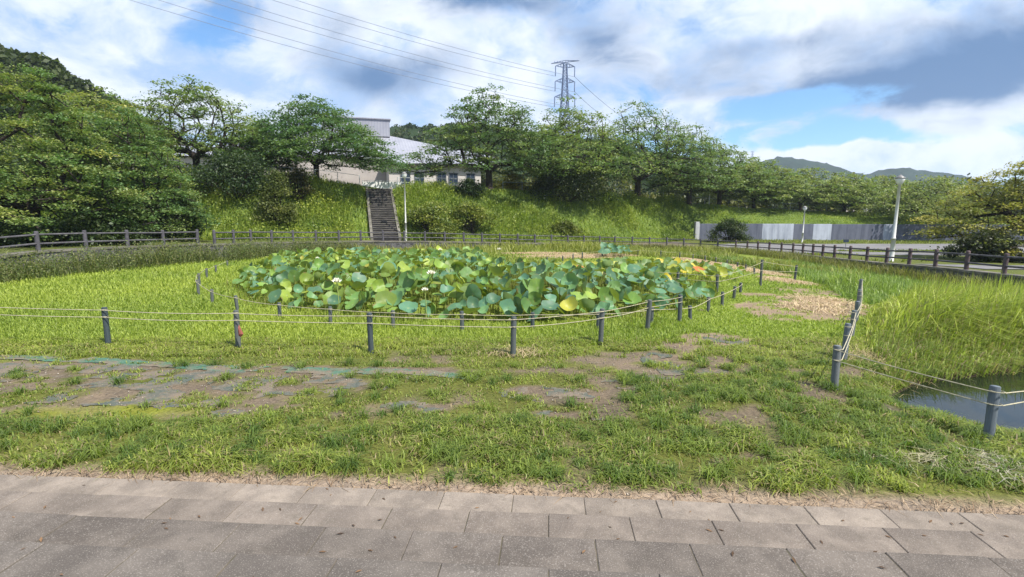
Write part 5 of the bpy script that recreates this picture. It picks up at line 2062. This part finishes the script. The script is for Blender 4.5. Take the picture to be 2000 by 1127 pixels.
def pole(label, px, y0, y1, Y, r=0.06, mat=None):
    a = at(px, y1, Y)
    zb = zt(a.x, a.y)
    b = at(px, y0, Y)
    root = thing('utility_pole', label, 'pole', (a.x, a.y, zb))
    MB().tube([(0, 0, -0.3), (0, 0, b.z - zb)], [r, r * 0.7], 8).build('shaft', mat or M['lamp_metal'], root)
    MB().box((0, 0, b.z - zb - 0.15), (0.5, 0.08, 0.08)).build('crossarm', M['lamp_metal'], root)


pole('thin pale utility pole between the left trees', 285, 300, 348, 52)
pole('thin pale pole under the cherry trees by the second lamp', 1384, 370, 415, 72)

# small dark sign on the car park
g_ = at(1652, 476, 50)
sg = thing('low_sign', 'small dark sign standing low on the car park', 'sign', (g_.x, g_.y, zt(g_.x, g_.y)))
MB().box((0, 0, 0.62), (0.5, 0.05, 0.28), 0, 0.0).build('board', M['glass'], sg)
MB().tube([(0, 0, 0), (0, 0, 0.5)], 0.03, 6).build('leg', M['frame'], sg)


# ------------------------------------------------------------------ pylons, wires
def pylon_parts(H, wide, ins=True):
    """lattice tower of unit shape, returns mesh builders (tower, arms, insulators)"""
    tw = MB()
    r = 0.24
    def half(z):
        t = z / H
        return wide * (0.5 * (1 - t) ** 1.3 + 0.10)
    zs = [0]
    while zs[-1] < H * 0.985:
        zs.append(min(H, zs[-1] + max(2.6, half(zs[-1]) * 1.5)))
    zs[-1] = H
    cor = [(-1, -1), (1, -1), (1, 1), (-1, 1)]
    for a, b in zip(zs[:-1], zs[1:]):
        ha, hb = half(a), half(b)
        for k in range(4):
            c, c2 = cor[k], cor[(k + 1) % 4]
            tw.tube([(c[0] * ha, c[1] * ha, a), (c[0] * hb, c[1] * hb, b)], r, 4, False)
            tw.tube([(c[0] * ha, c[1] * ha, a), (c2[0] * hb, c2[1] * hb, b)], r * 0.55, 3, False)
            tw.tube([(c2[0] * ha, c2[1] * ha, a), (c[0] * hb, c[1] * hb, b)], r * 0.55, 3, False)
            tw.tube([(c[0] * hb, c[1] * hb, b), (c2[0] * hb, c2[1] * hb, b)], r * 0.55, 3, False)
    arm_list = []
    ins_list = []
    ends = []
    for za, ln in ((H * 0.735, 5.1), (H * 0.855, 4.9), (H * 0.97, 4.8)):
        arms = MB()
        arm_list.append(arms)
        hh_ = half(za) * 0.99
        arms.tube([(-hh_, 0, za + 1.0), (hh_, 0, za + 1.0)], r * 0.6, 4)
        for s in (-1, 1):
            h = half(za)
            e = (s * ln, 0, za + 0.6)
            for c in (-1, 1):
                arms.tube([(s * h, c * h, za), e], r * 0.7, 3, False)
                arms.tube([(s * h, c * h, za + 2.0), e], r * 0.7, 3, False)
                for q in (0.33, 0.66):
                    arms.tube([(s * (h + (ln - h) * q), c * h * (1 - q), za + 0.6 * q), (s * (h + (ln - h) * q), c * h * (1 - q), za + 2.0 - 1.4 * q)], r * 0.5, 3, False)
            if ins:
                ins_list.append(MB().tube([(s * ln, 0, za + 0.5), (s * ln, 0, za - 4.2)], 0.27, 5))
            ends.append(Vector((s * ln, 0, za - 4.2)))
    # crown bar along the top
    arms = MB()
    arm_list.append(arms)
    arms.tube([(-7.0, 0, H - 0.2), (0, 0, H + 0.6), (7.0, 0, H + 1.6)], r, 3)
    arms.tube([(-7.0, 0, H - 0.2), (0, 0, H + 1.5), (7.0, 0, H + 1.6)], r * 0.8, 3)
    for q in np.linspace(-0.8, 0.8, 9):
        arms.tube([(7 * q, 0, H + 0.6 + q * 0.9), (7 * q + 0.4, 0, H + 1.4 + q * 0.5)], r * 0.6, 3, False)
    return tw, arm_list, ins_list, ends


TW, AR, IN, ENDS = pylon_parts(62, 8)
PM = [('tower', TW.mesh('tower', M['steel']))] + [('cross_arm' if i < 3 else 'top_bar', a.mesh('cross_arm', M['steel'])) for i, a in enumerate(AR)] + [('insulator', a.mesh('insulator', M['steel'])) for a in IN]
PRZ = 0.12
for (label, px, yt, Y, sc, rz) in [('tall lattice steel pylon rising behind the cherry trees', 1104, 124, 265, 1.0, PRZ), ('tiny distant pylon above the tree with the ragged top', 1354, 262, 560, 0.9, 0.2), ('tiny far pylon left of the blue-green hill', 1470, 296, 1100, 0.75, 0.3),
                               ('tiny far pylon between the two other far pylons', 1406, 282, 950, 0.8, 0.25)]:
    p = at(px, yt, Y)
    root = thing('pylon', label, 'pylon', (p.x, p.y, p.z - 62 * sc), rz)
    root.scale = (sc, sc, sc)
    for nm, me in PM:
        link(nm, me, None, root)
    if sc == 1.0:
        PYL = root
        PYP = Vector((p.x, p.y, p.z - 62))

rot = Matrix.Rotation(PRZ, 3, 'Z')
V_ = at(330, -10, 185) - at(1085, 215, 265)
names = ['lowest', 'second lowest', 'third lowest', 'third highest', 'second highest', 'highest']
lab = {}
ordr = sorted(range(6), key=lambda i: (ENDS[i].z, ENDS[i].x))
for rank, i in enumerate(ordr):
    a = PYP + rot @ ENDS[i]
    pts = []
    for k in range(26):
        t = k / 25 * 1.5
        p = a + V_ * t
        p.z -= 7.0 * 4 * (t / 1.7) * (1 - t / 1.7)
        pts.append(p - a)
    o = MB().tube(pts, 0.085, 4).build('power_line', M['wire'], None, tuple(a))
    tag(o, names[rank] + ' of the six power lines running from the pylon to upper left', 'power line', 'power lines left of the pylon')
for i, (ex, ey, nm) in enumerate([(1192, 203, 'upper'), (1160, 203, 'lower')]):
    a = PYP + rot @ ENDS[[5, 3][i]]
    b = at(ex + 60, ey + 46, 420)
    pts = [(a.lerp(b, k / 12) - Vector((0, 0, 5 * 4 * (k / 12) * (1 - k / 12) * 0.5))) - a for k in range(13)]
    tag(MB().tube(pts, 0.13, 4).build('power_line', M['wire'], None, tuple(a)), nm + ' of the two power lines sloping down right of the pylon', 'power line', 'power lines right of the pylon')


# ------------------------------------------------------------------ hills
def hill(name, label, ridge, Y, depth, tone, seed, bump=2.0, step=2.0):
    """ridge: pixel skyline; builds a wooded ridge of real depth at distance Y"""
    pts = [at(px, py, Y) for (px, py) in ridge]
    xs = np.arange(pts[0].x, pts[-1].x, step)
    top = np.interp(xs, [p.x for p in pts], [p.z for p in pts])
    ts = np.linspace(-1, 1, 26)
    X, Tt = np.meshgrid(xs, ts)
    Yv = Y + Tt * depth
    tops = np.repeat(top[None], len(ts), 0)
    endf = np.minimum(sstep(xs[0], xs[0] + 10 * step, X), sstep(xs[-1], xs[-1] - 10 * step, X))
    Z = -4 + (tops + 4) * (1 - np.abs(Tt) ** 1.6) * (0.6 + 0.4 * endf)
    Z = Z + bump * 1.6 * (fbm(X / (step * 1.7), Yv / (step * 1.7), seed, 3) - 0.6)
    v = np.stack([X.ravel(), Yv.ravel(), Z.ravel()], 1)
    i = np.arange(X.size).reshape(X.shape)
    q = np.stack([i[:-1, :-1], i[:-1, 1:], i[1:, 1:], i[1:, :-1]], -1).reshape(-1, 4)
    k = fbm(X.ravel() / (step * 2), Yv.ravel() / (step * 2), seed + 5, 3)[:, None]
    cols = np.array(tone) * (0.6 + 0.8 * k)
    tag(link(name, np_mesh(name, v, None, q, cols, M['ground'], True)), label, 'hill', kind='structure')


hill('hill', 'wooded hill rising behind the hall', [(500, 300), (620, 260), (700, 252), (760, 252), (800, 250), (850, 246), (950, 250), (1050, 262), (1150, 275), (1300, 300), (1400, 330)], 190, 50, (0.028, 0.05, 0.02), 3, 2.2, 1.6)
hill('hill', 'distant blue-green wooded hill behind the right trees', [(1380, 345), (1440, 330), (1480, 316), (1520, 306), (1560, 311), (1600, 319), (1640, 334), (1680, 345), (1720, 331), (1760, 328), (1790, 335), (1800, 332), (1840, 340), (1880, 356), (2000, 372), (2300, 380)], 900, 200, (0.018, 0.036, 0.022), 4, 6, 5)
hill('hill', 'wooded hillside at the far left behind the trees', [(-700, 20), (-300, 50), (-60, 110), (0, 130), (40, 158), (80, 158), (130, 190), (200, 230), (280, 262), (360, 300), (500, 335), (640, 352)], 85, 28, (0.03, 0.052, 0.02), 6, 1.6, 0.9)


def hill_woods(name, label, ridge, Y, depth, seed, count, size):
    """many small crowns on the hill, read as one mass"""
    rs = np.random.RandomState(seed)
    pts = [at(px, py, Y) for (px, py) in ridge]
    P, K = [], []
    for c in range(count):
        x = rs.uniform(pts[0].x, pts[-1].x)
        tt = -abs(rs.uniform(-0.05, 0.75)) if rs.uniform() < 0.85 else rs.uniform(-0.1, 0.15)
        top = float(np.interp(x, [p.x for p in pts], [p.z for p in pts]))
        z = -4 + (top + 4) * (1 - abs(tt) ** 1.6) - size * 0.5
        m = 110
        d = rs.normal(0, 1, (m, 3))
        d /= np.linalg.norm(d, axis=1)[:, None]
        rr = size * rs.uniform(0.6, 1.2)
        p = d * np.array([1, 1, 0.85]) * rr * rs.uniform(0.75, 1.05, (m, 1))
        p[:, 2] = np.abs(p[:, 2])
        P.append(p + np.array([x, Y + tt * depth, z]))
        K.append(np.full(m, rs.uniform(0, 1)))
    P = np.concatenate(P)
    K = np.concatenate(K)[:, None]
    cols = (np.array([0.028, 0.05, 0.016]) * (1 - K) + np.array([0.07, 0.09, 0.025]) * K) * rs.uniform(0.7, 1.3, (len(P), 1))
    v, t, c = leaf_cards(P, 0.7, size * 0.33, rs, cols, 0.8)
    tag(link(name, np_mesh(name, v, t, None, c, M['leaf'])), label, 'woods', kind='stuff')


hill_woods('hill_woods', 'dense woods covering the hill behind the hall', [(600, 268), (700, 252), (760, 252), (800, 250), (850, 246), (950, 250), (1050, 262), (1250, 290)], 190, 50, 91, 280, 3.2)
hill_woods('hillside_woods', 'dark woods on the hillside at the far left', [(-80, 66), (0, 92), (40, 122), (80, 118), (130, 150), (200, 195), (280, 245), (360, 285)], 85, 28, 92, 330, 2.7)


def crest_woods():
    """a mixed hedge of bushes and small trees beyond the far crest, read as one mass"""
    rs = np.random.RandomState(95)
    P, K = [], []
    for c in range(330):
        Y = rs.uniform(92, 112)
        x = rs.uniform(-8, 115)
        z = zt(x, Y)
        hgt = rs.uniform(1.6, 5.0) if rs.uniform() < 0.75 else rs.uniform(5, 8)
        m = 120
        d = rs.normal(0, 1, (m, 3))
        d /= np.linalg.norm(d, axis=1)[:, None]
        p = d * np.array([1.9, 1.9, hgt * 0.5]) * rs.uniform(0.6, 1.05, (m, 1))
        P.append(p + np.array([x, Y, z + hgt * 0.5]))
        K.append(np.full(m, rs.uniform(0, 1)))
    P = np.concatenate(P)
    K = np.concatenate(K)[:, None]
    cols = (np.array([0.04, 0.065, 0.022]) * (1 - K) + np.array([0.15, 0.15, 0.035]) * K) * rs.uniform(0.7, 1.3, (len(P), 1))
    v, t, c = leaf_cards(P, 0.7, 0.75, rs, cols, 0.75)
    tag(link('background_woods', np_mesh('background_woods', v, t, None, c, M['leaf'])), 'mixed bushes and woods far behind the row of cherry trees', 'woods', kind='stuff')


crest_woods()

# ------------------------------------------------------------------ air
def build_haze():
    hz = MB().box((0, 450, 60), (2700, 2300, 150))
    m = bpy.data.materials.new('haze')
    m.use_nodes = True
    n = N(m.node_tree)
    o = n.add('ShaderNodeOutputMaterial')
    v = n.add('ShaderNodeVolumePrincipled')
    v.inputs['Color'].default_value = (0.72, 0.84, 1.0, 1)
    v.inputs['Density'].default_value = 0.00024
    v.inputs['Anisotropy'].default_value = 0.2
    n.link(v.outputs[0], o.inputs['Volume'])
    tag(hz.build('haze', m), 'thin bluish haze in the air', 'haze', kind='stuff')


build_haze()
scene.cycles.volume_bounces = 1
